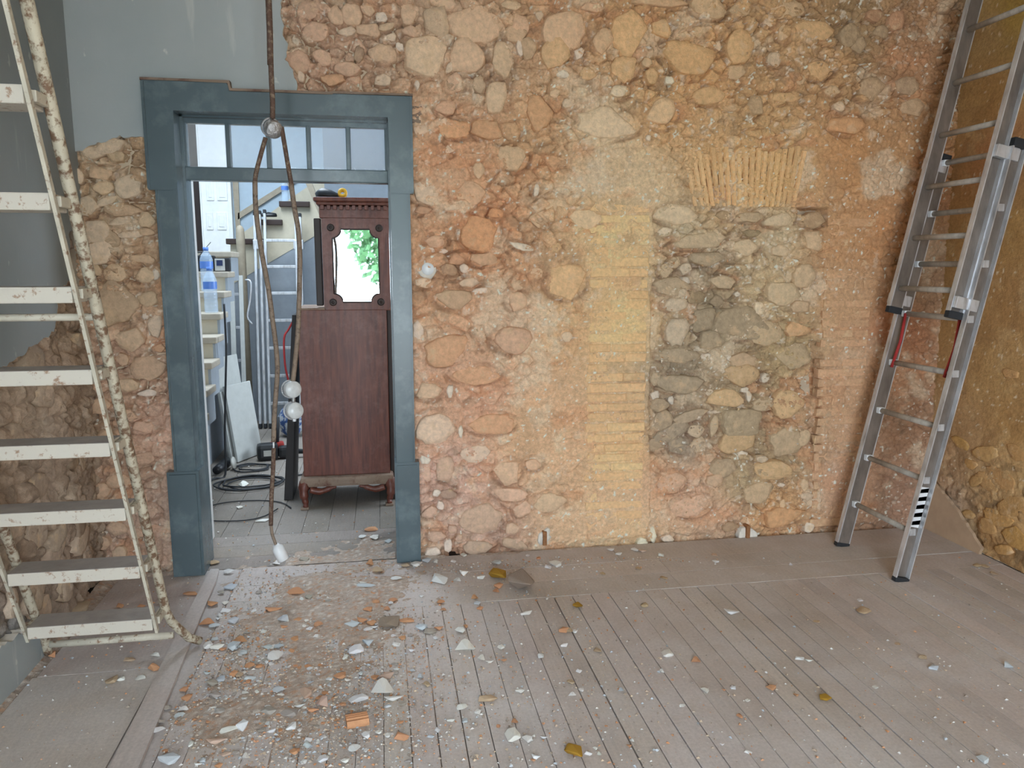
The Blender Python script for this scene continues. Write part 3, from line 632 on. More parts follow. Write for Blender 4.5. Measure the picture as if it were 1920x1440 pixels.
# ---------------------------------------------------------------- right wall
RW = '''1860 60 184 148 92;1900 20 196 160 70;1850 170 186 142 80;1880 300 190 132 82;1880 420 186 142 76;1800 600 180 136 76;1880 560 178 132 74;1850 700 188 146 86;1900 800 186 140 76;1800 800 178 136 86;1780 860 172 132 90;1850 900 196 156 104;1900 960 194 150 92;1860 1010 180 134 78;1905 880 200 158 100;1780 950 178 150 124;1760 900 176 140 104'''
rwp = []; rwv = []
for t in RW.split(';'):
    v = [float(k) for k in t.split()]; p = atX(v[0], v[1], XR); rwp.append((p[1], p[2])); rwv.append(lin(v[2:5]))
def rw_h(a, b):
    y = a+1.8; z = b; lo = sstep(.75, .3, z)
    f1, f2, ci = worley(y/.12, z/.08, 221); g1, g2, gi = worley(y/.035, z/.03, 231)
    return (fbm(y*3, z*3, 241)-.5)*.03+(fbm(y*20, z*20, 251)-.5)*.010*(.5+lo)+lo*(sstep(.02, .25, f2-f1)*(.4+.6*ci)*.009+sstep(.02, .3, g2-g1)*gi*.006-.012)
def rw_c(a, b):
    y = a+1.8; z = b; c = idw(rwp, rwv, y, z, 3, .06); lo = sstep(.75, .3, z)
    f1, f2, ci = worley(y/.12, z/.08, 221); c = c*(1+(ci-.5)*.3*lo)[..., None]
    n = fbm(y*7, z*7, 261, 5, .6); s = sstep(.52, .7, n)*.35; c = c*(1-s[..., None])+lin((150, 108, 62))*s[..., None]
    n = fbm(y*12, z*12, 271, 4, .6); s = sstep(.58, .7, n)*.3; c = c*(1-s[..., None])+lin((214, 178, 124))*s[..., None]
    n = fbm(y*20, z*20, 281, 3, .6); s = sstep(.62, .72, n)*.6*lo; c = c*(1-s[..., None])+lin((108, 84, 58))*s[..., None]
    n = fbm(y*55, z*55, 291, 2); s = sstep(.8, .86, n)*.8; return lift(c*(1-s[..., None])+lin((226, 208, 176))*s[..., None], .14, 1.2)
wall_right = heightfield('wall_right', (XR, 1.8, 0), (0, 1, 0), (0, 0, 1), (-1, 0, 0), int((YW+.03-1.8)/.008), int(3.59/.008), .008, .008, rw_h, rw_c)
struct(wall_right, 'right side wall of ochre mortar over stone')
box('masonry', XR+.06, XR+.36, YF, YW+.1, -.05, ZC, 'oldplaster', wall_right)
box('masonry', XR, XR+.1, YF, 1.82, -.02, ZC, 'oldplaster', wall_right)
e5 = [tuple(atX(x, y, XR-.02)[[1, 2]]) for x, y in ((1734, 985), (1738, 895), (1752, 905), (1775, 930), (1800, 962), (1825, 1000), (1842, 1028), (1838, 1036))]
e5 = [(YW, .0), (YW, .30)] + ropen(e5[1:], .02, .006) + [(e5[-1][0], 0.0)]
prism('plaster', e5, XR-.01, XR-.028, 'render', wall_right, YZ)
for (x, y, rx, ry) in ((1800, 830, 16, 12), (1850, 850, 22, 16), (1880, 900, 26, 20), (1850, 905, 18, 14), (1900, 950, 26, 22), (1870, 970, 20, 18), (1905, 1010, 20, 22), (1850, 985, 14, 18), (1905, 850, 16, 14), (1830, 900, 12, 12), (1880, 1030, 14, 12), (1820, 870, 12, 10), (1895, 700, 14, 12), (1815, 965, 10, 9)):
    p = atX(x, y, XR); stone(wall_right, (XR, p[1], p[2]), (0, 1, 0), (0, 0, 1), (-1, 0, 0), rx*.0044, ry*.0027, RL.uniform(-.4, .4), RL.uniform(.002, .006), jit(RL.choice(((206, 164, 110), (200, 156, 98), (196, 154, 102))), .04))

# ---------------------------------------------------------------- wall behind the viewer, ceiling
bm = bmesh.new()
for v in ((XL-.3, OPEN[0], YF-.25, YF, -.05, ZC), (OPEN[1], XR+.3, YF-.25, YF, -.05, ZC), (OPEN[0], OPEN[1], YF-.25, YF, OPEN[3], ZC)): bm_box(bm, *v)
struct(link('wall_front', tomesh(bm, 'wall_front'), 'oldplaster'))
struct(box('ceiling', XL-.3, XR+.36, YF-.25, YB, ZC, ZC+.15, 'ceilingpaint'))

# ---------------------------------------------------------------- floor
RB = random.Random(21)
floor = struct(box('floor', XL-.05, XR+.05, YF-.25, YB, -.06, -.022, 'gap'), 'dusty old floorboards strewn with rubble')
def fboard(x0, x1, y0, y1, c, mat='board', z=0., parent=None, th=.02, n='floorboard'):
    return box(n, x0, x1, y0, y1, z-th, z, mat, parent or floor, .0012, colr=c)
def fcol(): 
    k = RB.uniform(.93, 1.05); return jit((194*k, 180*k, 169*k), .05, RB)
BW = .0865; x = -.72; xs = []
while x < XR: xs.append(x); x += BW*RB.uniform(.985, 1.015)
for i, a in enumerate(xs):
    b = (xs[i+1] if i+1 < len(xs) else XR); g = RB.choice((.0016, .003, .0045, .0055)); end = 3.268
    cuts = [YF-.2] + sorted([RB.uniform(-1.5, 3.0)] if RB.random() < .55 else []) + [end]
    for c0, c1 in zip(cuts, cuts[1:]): fboard(a+g*.5, b-g*.5, c0+.0008, c1-.0008, fcol(), z=RB.uniform(-.0012, .0012))
for (y0, y1) in ((3.27, 3.452), (3.455, 3.632), (3.635, 3.86)):
    cuts = [-.72, RB.uniform(1.1, 1.4), RB.uniform(2.0, 2.5), XR]
    for c0, c1 in zip(cuts, cuts[1:]): fboard(c0+.001, c1-.001, y0, y1-RB.choice((.001, .003)), fcol(), z=RB.uniform(-.001, .001))
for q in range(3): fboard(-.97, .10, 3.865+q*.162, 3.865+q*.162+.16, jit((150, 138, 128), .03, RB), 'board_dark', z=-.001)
fboard(-1.305, -.86, YF-.2, 2.9, jit((196, 184, 176), .02, RB), 'plank', -.001); fboard(-1.29, -.86, 2.905, 3.86, jit((176, 158, 146), .02, RB), 'plank', -.001)
fboard(-.857, -.723, YF-.2, 3.86, jit((180, 168, 160), .02, RB), 'plank', -.003)

# ---------------------------------------------------------------- door_1: frame with transom
door = struct(empty('door_1', (0, 0, 0)), 'blue-grey painted door frame with a five-pane transom light'); door['label'] = 'blue-grey painted door frame with five-pane transom'
YD = YW-.065
def fx(n, pts, d0, d1, mat='frame', bev=.004): return prism(n, pts, -d1, -d0, mat, door, XZ, bev)
fx('head', [(-1.03, 1.845), (-1.0, 1.845), (-.905, 1.845), (-.905, 2.198), (.055, 2.198), (.055, 1.845), (.152, 1.845), (.166, 1.845), (.166, 2.292), (-.195, 2.292), (-.20, 2.284), (-.655, 2.284), (-.665, 2.322), (-1.03, 2.322)], YD, YW+.06)
for (x0, x1) in ((-1.003, -.905), (.055, .147)):
    fx('jamb', [(x0, .50), (x1, .50), (x1, 1.845), (x0, 1.845)], YD+.004, YW+.06)
for (x0, x1) in ((-1.035, -.89), (.045, .168)):
    fx('plinth', [(x0, -.005), (x1, -.005), (x1, .525), (x0, .525)], YD-.014, YW+.06, bev=.012)
for (x0, x1, z0, z1) in ((-1.03, -1.018, 1.85, 2.315), (-.998, -.99, .53, 1.845), (.14, .148, .53, 1.845), (.155, .166, 1.85, 2.29)):
    fx('edge_bead', [(x0, z0), (x1, z0), (x1, z1), (x0, z1)], YD-.012, YD+.01, bev=.003)
fx('head_top', [(-1.034, 2.322), (-.66, 2.322), (-.655, 2.286), (-.20, 2.286), (-.195, 2.294), (.17, 2.294), (.17, 2.303), (-.2, 2.303), (-.205, 2.297), (-.648, 2.297), (-.652, 2.333), (-1.034, 2.333)], YD-.002, YW+.03, 'wooddust', .002)['label'] = 'bare unpainted top edge'
# lining and transom frame
YT = YW+.10
box('lining', -.925, -.893, YW+.055, YT+.06, 0, 2.2, 'frame', door); box('lining', .047, .08, YW+.055, YT+.06, 0, 2.2, 'frame', door); box('lining', -.92, .07, YW+.055, YT+.06, 2.19, 2.22, 'frame', door)
box('transom_bar', -.90, .05, YT-.03, YT+.04, 1.905, 1.968, 'frame', door, .006)
box('transom_rail', -.90, .05, YT-.012, YT+.03, 2.168, 2.195, 'frame', door, .004); box('transom_stile', -.90, -.885, YT-.012, YT+.03, 1.968, 2.17, 'frame', door, .003); box('transom_stile', .035, .05, YT-.012, YT+.03, 1.968, 2.17, 'frame', door, .003)
mx = [-.885, -.70, -.515, -.328, -.14, .035]
for k in range(1, 5): box('mullion', mx[k]-.011, mx[k]+.011, YT-.014, YT+.03, 1.966, 2.172, 'frame', door, .004)
for k in range(5): box('pane', mx[k], mx[k+1], YT+.006, YT+.009, 1.966, 2.172, 'glass', door)
box('inner_casing', -.99, -.955, 4.16, 4.36, 0, 1.96, 'whitewood', door, .004)['label'] = 'white inner casing'

# ================================================================== STAIR ROOM
NL, NR_, NB, NC = -2.1, 2.0, 8.8, 3.9
fl2 = struct(box('floor.001', NL, NR_, YB, NB, -.06, -.022, 'gap'), 'dark dusty boards of the stair room')
for i in range(28):
    a = NL+i*.147
    if a > NR_-.05: break
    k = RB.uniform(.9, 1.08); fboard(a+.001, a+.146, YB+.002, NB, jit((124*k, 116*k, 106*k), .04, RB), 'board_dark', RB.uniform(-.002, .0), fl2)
struct(box('wall_far', NL-.2, NR_+.2, NB, NB+.2, 0, NC, 'whitewall'))
struct(box('wall_stair_left', NL-.2, NL, YB, NB, 0, NC, 'whitewall'))
bm = bmesh.new()
for v in ((NR_, NR_+.25, YB, NWIN[0], 0, NC), (NR_, NR_+.25, NWIN[1], NB, 0, NC), (NR_, NR_+.25, NWIN[0], NWIN[1], 0, NWIN[2]), (NR_, NR_+.25, NWIN[0], NWIN[1], NWIN[3], NC)): bm_box(bm, *v)
struct(link('wall_stair_right', tomesh(bm, 'wall_stair_right'), 'whitewall'))
bm = bmesh.new()
for v in ((NL-.2, SKYL[0], YB, NB+.2, NC, NC+.1), (SKYL[1], NR_+.25, YB, NB+.2, NC, NC+.1), (SKYL[0], SKYL[1], YB, SKYL[2], NC, NC+.1), (SKYL[0], SKYL[1], SKYL[3], NB+.2, NC, NC+.1)): bm_box(bm, *v)
struct(link('ceiling.001', tomesh(bm, 'ceiling.001'), 'whitewall'))
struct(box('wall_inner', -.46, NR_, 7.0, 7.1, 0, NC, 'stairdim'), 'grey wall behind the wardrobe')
struct(box('wall_nib', NL, XL-.3, YB-.02, YB, 0, NC, 'whitewall')); struct(box('wall_above_door', XL-.31, XR-1, YB-.0, YB+.02, 2.3, NC, 'whitewall'))
win = struct(empty('window_1', (0, 0, 0)))
for z in (NWIN[2], (NWIN[2]+NWIN[3])/2, NWIN[3]-.05): box('window_rail', NR_+.05, NR_+.1, NWIN[0], NWIN[1], z, z+.05, 'whitewood', win)
for y in (NWIN[0], (NWIN[0]+NWIN[1])/2-.025, NWIN[1]-.05): box('window_stile', NR_+.05, NR_+.1, y, y+.05, NWIN[2], NWIN[3], 'whitewood', win)

# staircase: first flight climbs away along the left wall, second one turns right
st = empty('staircase', (-1.6, 5.6, 0)); tag(st, 'winding staircase with pale stone steps and dark wooden treads behind the doorway', 'staircase')
st_in = Matrix.Translation((1.6, -5.6, 0))
def sbox(n, *a, parent=None, bev=0.): o = box(n, *a, bev=bev, xf=st_in); o.parent = parent or st; return o
Ys = [4.55, 4.8, 5.05, 5.3, 5.55, 5.8, 6.05, 6.3, 6.55]
for k in range(1, 10):
    ri = k-4
    y = 5.3+.25*ri; z = .873+.147*ri; xr = -1.115-.012*ri if ri > -1 else -1.10
    if k == 9: z = 1.62; 
    yb = y+.25 if k < 9 else NB
    if k == 9: yb = 6.87
    s = sbox('step', NL+.01, xr-.03, y+.03, yb+.03, z-.22, z-.04, 'cream'); sbox('side_wall', NL+.01, -1.32, y+.03, yb+.03, 0, z-.21, 'stairgrey')
    sbox('nosing', NL+.01, xr, y, yb+.03, z-.045, z, 'stonestep', parent=s, bev=.008)
    sbox('side_cover', xr-.03, xr-.012, y+.02, yb+.02, z-.235, z-.046, 'stairgrey')
sbox('landing', NL+.01, -1.46, 6.9, NB-.01, 1.3, 1.62, 'stonestep')
sbox('side_cover', -1.46, -1.42, 6.9, 7.75, 0, 1.3, 'stairgrey')
UW = 7.75
# under-stair wall of flight two
def up2(x, y): p = atY(x, y, UW); return (p[0]+1.6, p[2])
prism('stair_side', [up2(*p) for p in ((432, 792), (640, 783), (640, 432), (605, 432), (480, 505), (430, 530))], -UW+5.6, -UW+5.6-.08, 'stairgrey', st, XZ)
prism('stringer', [up2(*p) for p in ((432, 535), (480, 507), (605, 434), (640, 434), (600, 385), (582, 380), (527, 382), (527, 415), (492, 416), (490, 418), (492, 452), (432, 452))], -UW+5.6+.004, -UW+5.6-.08, 'cream', st, XZ)
for (xa, xb, y) in ((425, 497, 450), (478, 530, 414), (524, 581, 380)):
    p = atY(xa, y, UW); q = atY(xb, y, UW); sbox('tread', p[0], q[0], UW-.05, NB-.02, p[2]-.04, p[2]+.012, 'darktread', bev=.006); sbox('step', p[0]+.03, q[0]+.05, UW+.1, NB-.03, 1.3, p[2]-.04, 'cream')
# trims on the far wall of the stair
tr = struct(empty('trim_1', (0, 0, 0)), 'taupe stair trim on the white wall')
def wtrim(n, l, Y, mat='taupe', d=.03): return prism(n, [tuple(atY(x, y, Y)[[0, 2]]) for x, y in l], -Y, -Y+d, mat, tr, XZ)
YT2 = NB-.002
wtrim('post', [(436, 330), (447, 330), (450, 402), (452, 440), (444, 440)], YT2)
wtrim('rail', [(447, 412), (447, 400), (500, 366), (545, 338), (560, 330), (560, 338), (545, 349), (500, 378)], YT2)
wtrim('skirting', [(450, 450), (452, 440), (530, 383), (585, 345), (600, 330), (612, 330), (612, 400), (500, 450)], YT2-.05, 'cream')
prism('sloping_post', [tuple(atY(x, y, 7.3)[[0, 2]]) for x, y in ((568, 330), (580, 330), (607, 396), (603, 412))], -7.3, -7.22, 'taupe', tr, XZ)
# white panelled door on the landing
d2 = struct(empty('door_2', (0, 0, 0)), 'white panelled door on the stair landing')
Yd = NB-.06
def DP(x, y): p = atY(x, y, Yd); return p[0], p[2]
a = DP(384, 470); b = DP(433, 470)
box('door_leaf', a[0], b[0]+.0, Yd, Yd+.04, 1.63, 3.1, 'whitewood', d2)
box('door_gap_shade', a[0]-.12, a[0]-.015, Yd+.03, Yd+.05, 1.63, 3.1, 'rosette', d2)['label'] = 'dark sheet standing for the shaded opening beside the door'  # dark sheet painted in for the shade of the opening
box('door_casing', b[0], b[0]+.035, Yd-.02, Yd+.05, 1.63, 3.1, 'whitewood', d2, .004); box('door_casing', a[0]-.015, a[0], Yd-.02, Yd+.05, 1.63, 3.1, 'whitewood', d2, .004)
for (xa, xb) in ((388, 399), (408, 424)):
    for (ya, yb) in ((398, 431), (320, 376)):
        p = DP(xa, yb); q = DP(xb, ya); w0 = box('door_panel', p[0], q[0], Yd-.012, Yd+.005, p[1], q[1], 'whitewood', d2, .006)
        box('panel_field', p[0]+.02, q[0]-.02, Yd-.018, Yd, p[1]+.03, q[1]-.03, 'whitewood', w0, .006)

# wardrobe
wd = empty('mirrored_wardrobe', (-.2, 5.05, 0)); tag(wd, 'dark mahogany wardrobe with a notched mirror and carved feet', 'wardrobe')
wx = Matrix.Translation((.2, -5.05, 0))
def wbox(n, x0, x1, y0, y1, z0, z1, mat='wood', bev=.004, parent=None): o = box(n, x0, x1, y0, y1, z0, z1, mat, bev=bev, xf=wx); o.parent = parent or wd; return o
YWd = 4.85
wbox('carcass', -.50, .028, YWd+.02, YWd+.45, .17, 1.235); wbox('carcass', -.345, .056, YWd+.02, YWd+.40, 1.23, 1.80)
wbox('side_cover', .032, .085, YWd+.06, YWd+.44, .0, 1.8, 'rosette')  # dark strip added to stand for the shaded gap next to the jamb
wbox('front_panel', -.508, .03, YWd-.004, YWd+.025, .195, 1.238)
wbox('shoulder', -.51, -.34, YWd, YWd+.45, 1.236, 1.25, 'wooddust', .003)
wbox('side_stile', -.392, -.352, YWd+.03, YWd+.09, 1.262, 1.79, 'rosette', .006)
# mirror frame with a notched opening
zc0, zc1, xm0, xm1 = 1.284, 1.724, -.283, -.008
def notch(x0, x1, z0, z1, r, n=5):
    P = []
    for (cx, cz, a0) in ((x0, z0, 90), (x1, z0, 180), (x1, z1, 270), (x0, z1, 360)):
        for k in range(n+1):
            t = math.radians(a0-90*k/n); P.append((cx+r*math.cos(t), cz+r*math.sin(t)))
    return P
hole = notch(xm0, xm1, zc0, zc1, .052)
def ringface(outer, inner, d0, d1, name, mat, parent, xf):
    bm = bmesh.new()
    def loop(P, d): return [bm.verts.new((p[0], p[1], d)) for p in P]
    n = len(inner); o2 = []
    for (x, z) in inner:
        cx, cz = (xm0+xm1)/2, (zc0+zc1)/2; dx, dz = x-cx, z-cz; s = min((outer[1]-cx if dx > 0 else cx-outer[0])/max(abs(dx), 1e-6), (outer[3]-cz if dz > 0 else cz-outer[2])/max(abs(dz), 1e-6)); o2.append((cx+dx*s, cz+dz*s))
    A = loop(inner, d1); B = loop(o2, d1); C_ = loop(inner, d0)
    for i in range(n):
        j = (i+1) % n; bm.faces.new((A[i], A[j], B[j], B[i])); bm.faces.new((C_[i], C_[j], A[j], A[i]))
    bmesh.ops.transform(bm, matrix=xf, verts=bm.verts[:]); o = link(name, tomesh(bm, name), mat, parent); return o
XW = wx @ XZ
ringface((-.345, .056, 1.238, 1.79), hole, -YWd-.02, -YWd, 'mirror_frame', 'wood', wd, XW)
mir = prism('mirror', hole, -YWd-.018, -YWd-.012, 'mirror', wd, XW)
bead = [(p[0], YWd-.001, p[1]) for p in hole]; bead.append(bead[0])
bd = tube('mirror_bead', [tuple(wx @ Vector(p)) for p in bead], .004, 'rosette', wd, 6)
for (x, z) in ((xm0-.008, zc0-.0), (xm1+.006, zc0-.0), (xm0-.008, zc1+.01), (xm1+.006, zc1+.008)):
    lathe('rosette', [(0, .016), (.007, .015), (.011, .010), (.016, .013), (.021, .010), (.023, 0)], 'rosette', wd, 12, wx @ frame_mat((x, YWd, z), (1, 0, 0), (0, 0, 1), (0, -1, 0)))
wbox('frieze', -.355, .06, YWd-.008, YWd+.4, 1.79, 1.86)
cor = wbox('cornice', -.385, .075, YWd-.05, YWd+.42, 1.885, 1.91, bev=.01); c2 = wbox('cornice_moulding', -.37, .068, YWd-.035, YWd+.41, 1.865, 1.887, bev=.009)
for k in range(11):
    x = -.345+k*.037; wbox('dentil', x, x+.021, YWd-.034, YWd, 1.838, 1.864, bev=.002, parent=c2)
wbox('base_rail', -.53, .05, YWd-.045, YWd+.46, .13, .195, 'wooddust', .02)
for s, xq in ((-1, -.50), (1, .022)):
    pts = [(xq, YWd-.01, .16), (xq+s*.01, YWd-.03, .11), (xq+s*.005, YWd-.04, .06), (xq-s*.002, YWd-.045, .03), (xq+s*.0, YWd-.07, .012)]
    lg = tube('leg', [tuple(wx @ Vector(p)) for p in spline(pts, 4)], [.036]*4+[.028]*4+[.02]*4+[.016]*4+[.012], 'wood', wd, 10)
    box('foot', xq-.028, xq+.022, YWd-.085, YWd-.03, 0, .014, 'wooddust', wd, .004, xf=wx)
    pts = [(xq-s*.03, YWd-.03, .115), (xq-s*.09, YWd-.03, .10), (xq-s*.15, YWd-.03, .118), (xq-s*.19, YWd-.03, .128)]
    tube('carved_apron', [tuple(wx @ Vector(p)) for p in spline(pts, 5)], [.022]*6+[.018]*5+[.010]*4+[.006], 'wood', wd, 8)
for xq in (-.49, .015): wbox('leg', xq-.025, xq+.025, YWd+.38, YWd+.43, 0, .15, 'wood')

# things on the wardrobe
bag = empty('tool_bag', (-.30, YWd+.08, 1.911)); tag(bag, 'small crumpled black bag on top of the wardrobe', 'bag')
bm = bmesh.new(); bmesh.ops.create_icosphere(bm, subdivisions=2, radius=1); rr = random.Random(2)
for v in bm.verts: v.co = Vector((v.co.x*.085+rr.uniform(-.008, .008), v.co.y*.05, max(0, (v.co.z+.5)*.034*(1.1-v.co.x*.4)+rr.uniform(-.004, .004))))
link('bag_body', tomesh(bm, 'bag_body', True), 'black', bag)
tp = lathe('tape_roll', [(.012, -.012), (.028, -.012), (.028, .012), (.012, .012), (.012, -.012)], 'yellow', None, 18, Matrix.Rotation(math.radians(70), 4, 'X')); tp.location = (-.215, YWd+.03, 1.94); tag(tp, 'yellow tape roll on top of the wardrobe', 'tape')
# black board behind the wardrobe
bb = prism('black_board', [(-.655, .0), (-.60, .0), (-.53, 1.2), (-.555, 1.2)], -5.32, -5.0, 'blackboard', None, XZ, .003); tag(bb, 'black stained board leaning beside the wardrobe', 'board')

# aluminium folding ladder leaning against the under-stair wall
def rung_ladder(root, base0, base1, top0, top1, nr, z0, rail=(.022, .06), mat='alu', nm='rung', rr=.014):
    b0, b1, t0, t1 = (Vector(p) for p in (base0, base1, top0, top1))
al = empty('folding_ladder', (-.98, 7.4, 0)); tag(al, 'folded aluminium multi-section ladder leaning against the grey stair wall', 'ladder')
def lrel(p): return (p[0]+.98, p[1]-7.4, p[2])
zt = 2.02; lean = .28
def rail(parent, x, y, z0, z1, w_, d, mat, name='stile', lean=lean, zt=zt, rel=lrel, cap=None):
    p0 = rel((x, y+lean*z0/zt, z0)); p1 = rel((x, y+lean*z1/zt, z1)); m, L = seg_frame(p0, p1, (1, 0, 0))
    o = box(name, -w_/2, w_/2, -d/2, d/2, 0, L, mat, parent, .002, xf=m)
    if cap:
        box('end_cap', -w_/2-.002, w_/2+.002, -d/2-.002, d/2+.002, -.03, .01, 'rubber', o, .002, xf=m); box('end_cap', -w_/2-.002, w_/2+.002, -d/2-.002, d/2+.002, L-.01, L+.025, 'rubber', o, .002, xf=m)
for k, x in enumerate((-1.145, -1.10, -1.055)): rail(al, x, 7.36+.0*k, .035, 1.98+.01*k, .022, .05, 'alu', cap=True)
for k, x in enumerate((-.775, -.735)): rail(al, x, 7.36, .035, 1.97, .022, .05, 'alu', cap=True)
for k, ypx in enumerate((450, 500, 550, 601, 652, 703, 753)):
    z = atY(515, ypx, 7.48)[2]; y = 7.335+lean*z/zt; m = Matrix.Translation(lrel((0, 0, 0)))
    box('rung', -1.05, -.785, y, y+.028, z-.014, z+.014, 'alu', al, .004, xf=m)
for x in (-1.12, -.755): box('hinge', x-.045, x+.045, 7.57, 7.63, 1.66, 1.75, 'alu', al, .006, xf=Matrix.Translation(lrel((0, 0, 0))))
strap = tube('strap', [lrel(p) for p in spline([(-.80, 7.40, 1.02), (-.86, 7.41, .92), (-.90, 7.39, .84), (-.90, 7.37, .6), (-.87, 7.36, .42)], 4)], .010, 'red', al, 6)
# white stepladder folded, left of it
sl2 = empty('folded_stepladder', (-1.3, 7.3, 0)); tag(sl2, 'narrow folded stepladder with dirty white rails beside the stairs', 'ladder')
rl2 = lambda p: (p[0]+1.3, p[1]-7.3, p[2])
for (x, z1, w_) in ((-1.335, 1.50, .042), (-1.255, 1.42, .036)): rail(sl2, x, 7.2, .0, z1, w_, .025, 'boardwhite', lean=.25, rel=rl2)
for z in (.35, .65, .95, 1.25): box('rung', -1.32, -1.25, 7.23+.125*z, 7.26+.125*z, z-.012, z+.012, 'alu', sl2, .003, xf=Matrix.Translation(rl2((0, 0, 0))))
tube('handle', [rl2(p) for p in spline([(-1.22, 7.40, 1.38), (-1.17, 7.38, 1.36), (-1.18, 7.36, 1.2), (-1.21, 7.35, 1.05), (-1.17, 7.34, .98)], 4)], .009, 'alu', sl2, 6)
np_ = empty('newel_post', (-1.27, 7.55, 0)); tag(np_, 'old round-topped wooden newel post behind the folded stepladder', 'post')
lathe('post', [(.0, 0), (.04, 0), (.04, 1.78), (.036, 1.84), (.022, 1.87), (0, 1.88)], 'taupe', np_, 14)
# leaning boards
for k, (x0, x1, y0, z1, d, tilt) in enumerate(((-1.36, -1.10, 6.36, .80, .02, .11), (-1.31, -1.11, 6.22, .56, .022, .13), (-1.20, -1.03, 6.20, .60, .022, .14))):
    m = Matrix.Translation((-1.15+.045*k, y0, 0)) @ Matrix.Rotation(math.radians(72-4*k), 4, 'Z') @ Matrix.Rotation(-tilt, 4, 'X')
    o = box('white_board', -.16-.02*(2-k), .16, -d/2, d/2, 0.004, z1, 'boardwhite', None, .004, xf=m)
    tag(o, ('tall white board leaning against the side of the stairs', 'middle white board of three leaning by the stairs', 'thick white board in front of the others leaning by the stairs')[k], 'board', 'white boards leaning by the stairs')
# bottles
def bottle(loc, h, label, cap='blue', water=True):
    e = empty('water_bottle', loc); tag(e, label, 'bottle'); r = h*.145
    prof = [(0, 0), (r*.9, 0), (r, h*.03)]
    for k in range(5): z = h*(.08+.085*k); prof += [(r, z), (r*.93, z+h*.02), (r, z+h*.04)]
    prof += [(r*.96, h*.52), (r, h*.62), (r, h*.72), (r*.75, h*.82), (r*.4, h*.9), (r*.36, h*.93)]
    lathe('bottle_body', prof, 'bottle', e, 16); lathe('label_band', [(r*1.01, h*.52), (r*1.02, h*.6), (r*1.01, h*.68)], 'blue', e, 16); lathe('cap', [(r*.36, h*.92), (r*.42, h*.92), (r*.42, h), (0, h)], cap, e, 14); return e
p = atY(398, 588, 5.95); bottle((p[0], 5.93, 1.168), .33, 'clear water bottle with blue label standing on the lower stone step')
p = atY(390, 545, 6.2); bottle((p[0], 6.2, 1.315), .33, 'clear water bottle with blue label on the step beneath the radio')
p = atY(535, 378, 8.0); bottle((p[0], 8.0, atY(535, 380, UW)[2]+.014), .24, 'small water bottle on the dark upper stair tread')
# radio and recorder on the step
rd = empty('black_radio', (-1.385, 6.44, 1.462)); tag(rd, 'black portable radio on the stone step', 'radio')
box('radio_body', -.16, .10, -.05, .05, 0, .125, 'black', rd, .012); 
for k in (-1, 1): lathe('speaker', [(0, -.002), (.035, .0), (.042, .006), (.045, 0)], 'rubber', rd, 16, frame_mat((k*.08-.03, -.052, .06), (1, 0, 0), (0, 0, 1), (0, -1, 0)))
tube('antenna', [(-.02, .02, .12), (.02, .03, .17), (.07, .04, .23)], .003, 'cable', rd, 5); tube('radio_handle', [(-.12, 0, .12), (-.12, 0, .15), (.06, 0, .15), (.06, 0, .12)], .006, 'black', rd, 6)
dv = empty('small_monitor', (-1.225, 6.385, 1.462)); tag(dv, 'small silver-framed device with a dark screen beside the radio', 'device')
box('case', -.05, .065, -.03, .03, 0, .105, 'black', dv, .008); box('bezel', -.045, .03, -.036, -.028, .006, .098, 'silver', dv, .004); box('screen', -.03, .015, -.039, -.034, .045, .088, 'screen', dv)
bc = empty('black_cloth', tuple(atY(503, 411, UW+.11)+np.array((0, 0, .024)))); tag(bc, 'crumpled black cloth on the dark stair tread', 'cloth')
bm = bmesh.new(); bmesh.ops.create_icosphere(bm, subdivisions=3, radius=1); rr = random.Random(4)
for v in bm.verts:
    n_ = math.sin(v.co.x*7+1)*math.cos(v.co.y*6)*.25; v.co = Vector((v.co.x*.085, v.co.y*.05, max(0, v.co.z*.03*(1+n_+.7*max(0, v.co.x)**2)+.008)))
link('cloth_body', tomesh(bm, 'cloth_body', True), 'black', bc)
# tools and cables on the stair-room floor
jk = empty('demolition_hammer', (-.83, 6.0, 0)); p = atZ(497, 862); jk.location = (p[0]+.10, p[1]+.02, 0); jk.rotation_euler = (0, 0, .15); tag(jk, 'black power tool with red base and upright handle lying on the floor', 'power tool')
box('motor_body', -.16, .0, -.06, .06, .0, .13, 'black', jk, .03); box('gear_case', 0, .14, -.045, .045, .01, .10, 'black', jk, .025); tube('chisel', [(.12, 0, .05), (.26, -.02, .045), (.34, -.03, .05)], [.022, .016, .022], 'rubber', jk, 8)
box('red_foot', -.06, .05, .08, .17, .0, .11, 'redplastic', jk, .02); tube('grip', [(-.01, .12, .1), (-.005, .12, .22), (0, .12, .31)], [.022, .026, .026], 'rubber', jk, 10); box('name_plate', -.11, -.05, -.063, -.058, .04, .085, 'silver', jk)
p = atZ(418, 872); gr = empty('angle_grinder', (p[0]+.035, p[1]-.19, 0), 1.45); tag(gr, 'small black angle grinder among the cables', 'power tool')
lathe('grinder_body', [(0, -.13), (.03, -.13), (.035, -.05), (.028, .0), (.038, .03), (.038, .1), (.03, .13), (0, .135)], 'black', gr, 14, Matrix.Translation((0, 0, .042)) @ Matrix.Rotation(math.radians(90), 4, 'Y') @ Matrix.Rotation(.0, 4, 'X')); lathe('grinder_disc', [(0, .0), (.045, .0), (.045, .012), (0, .014)], 'silver', gr, 18, Matrix.Translation((.05, -.06, .05)) @ Matrix.Rotation(math.radians(80), 4, 'X'))
rc = random.Random(14)
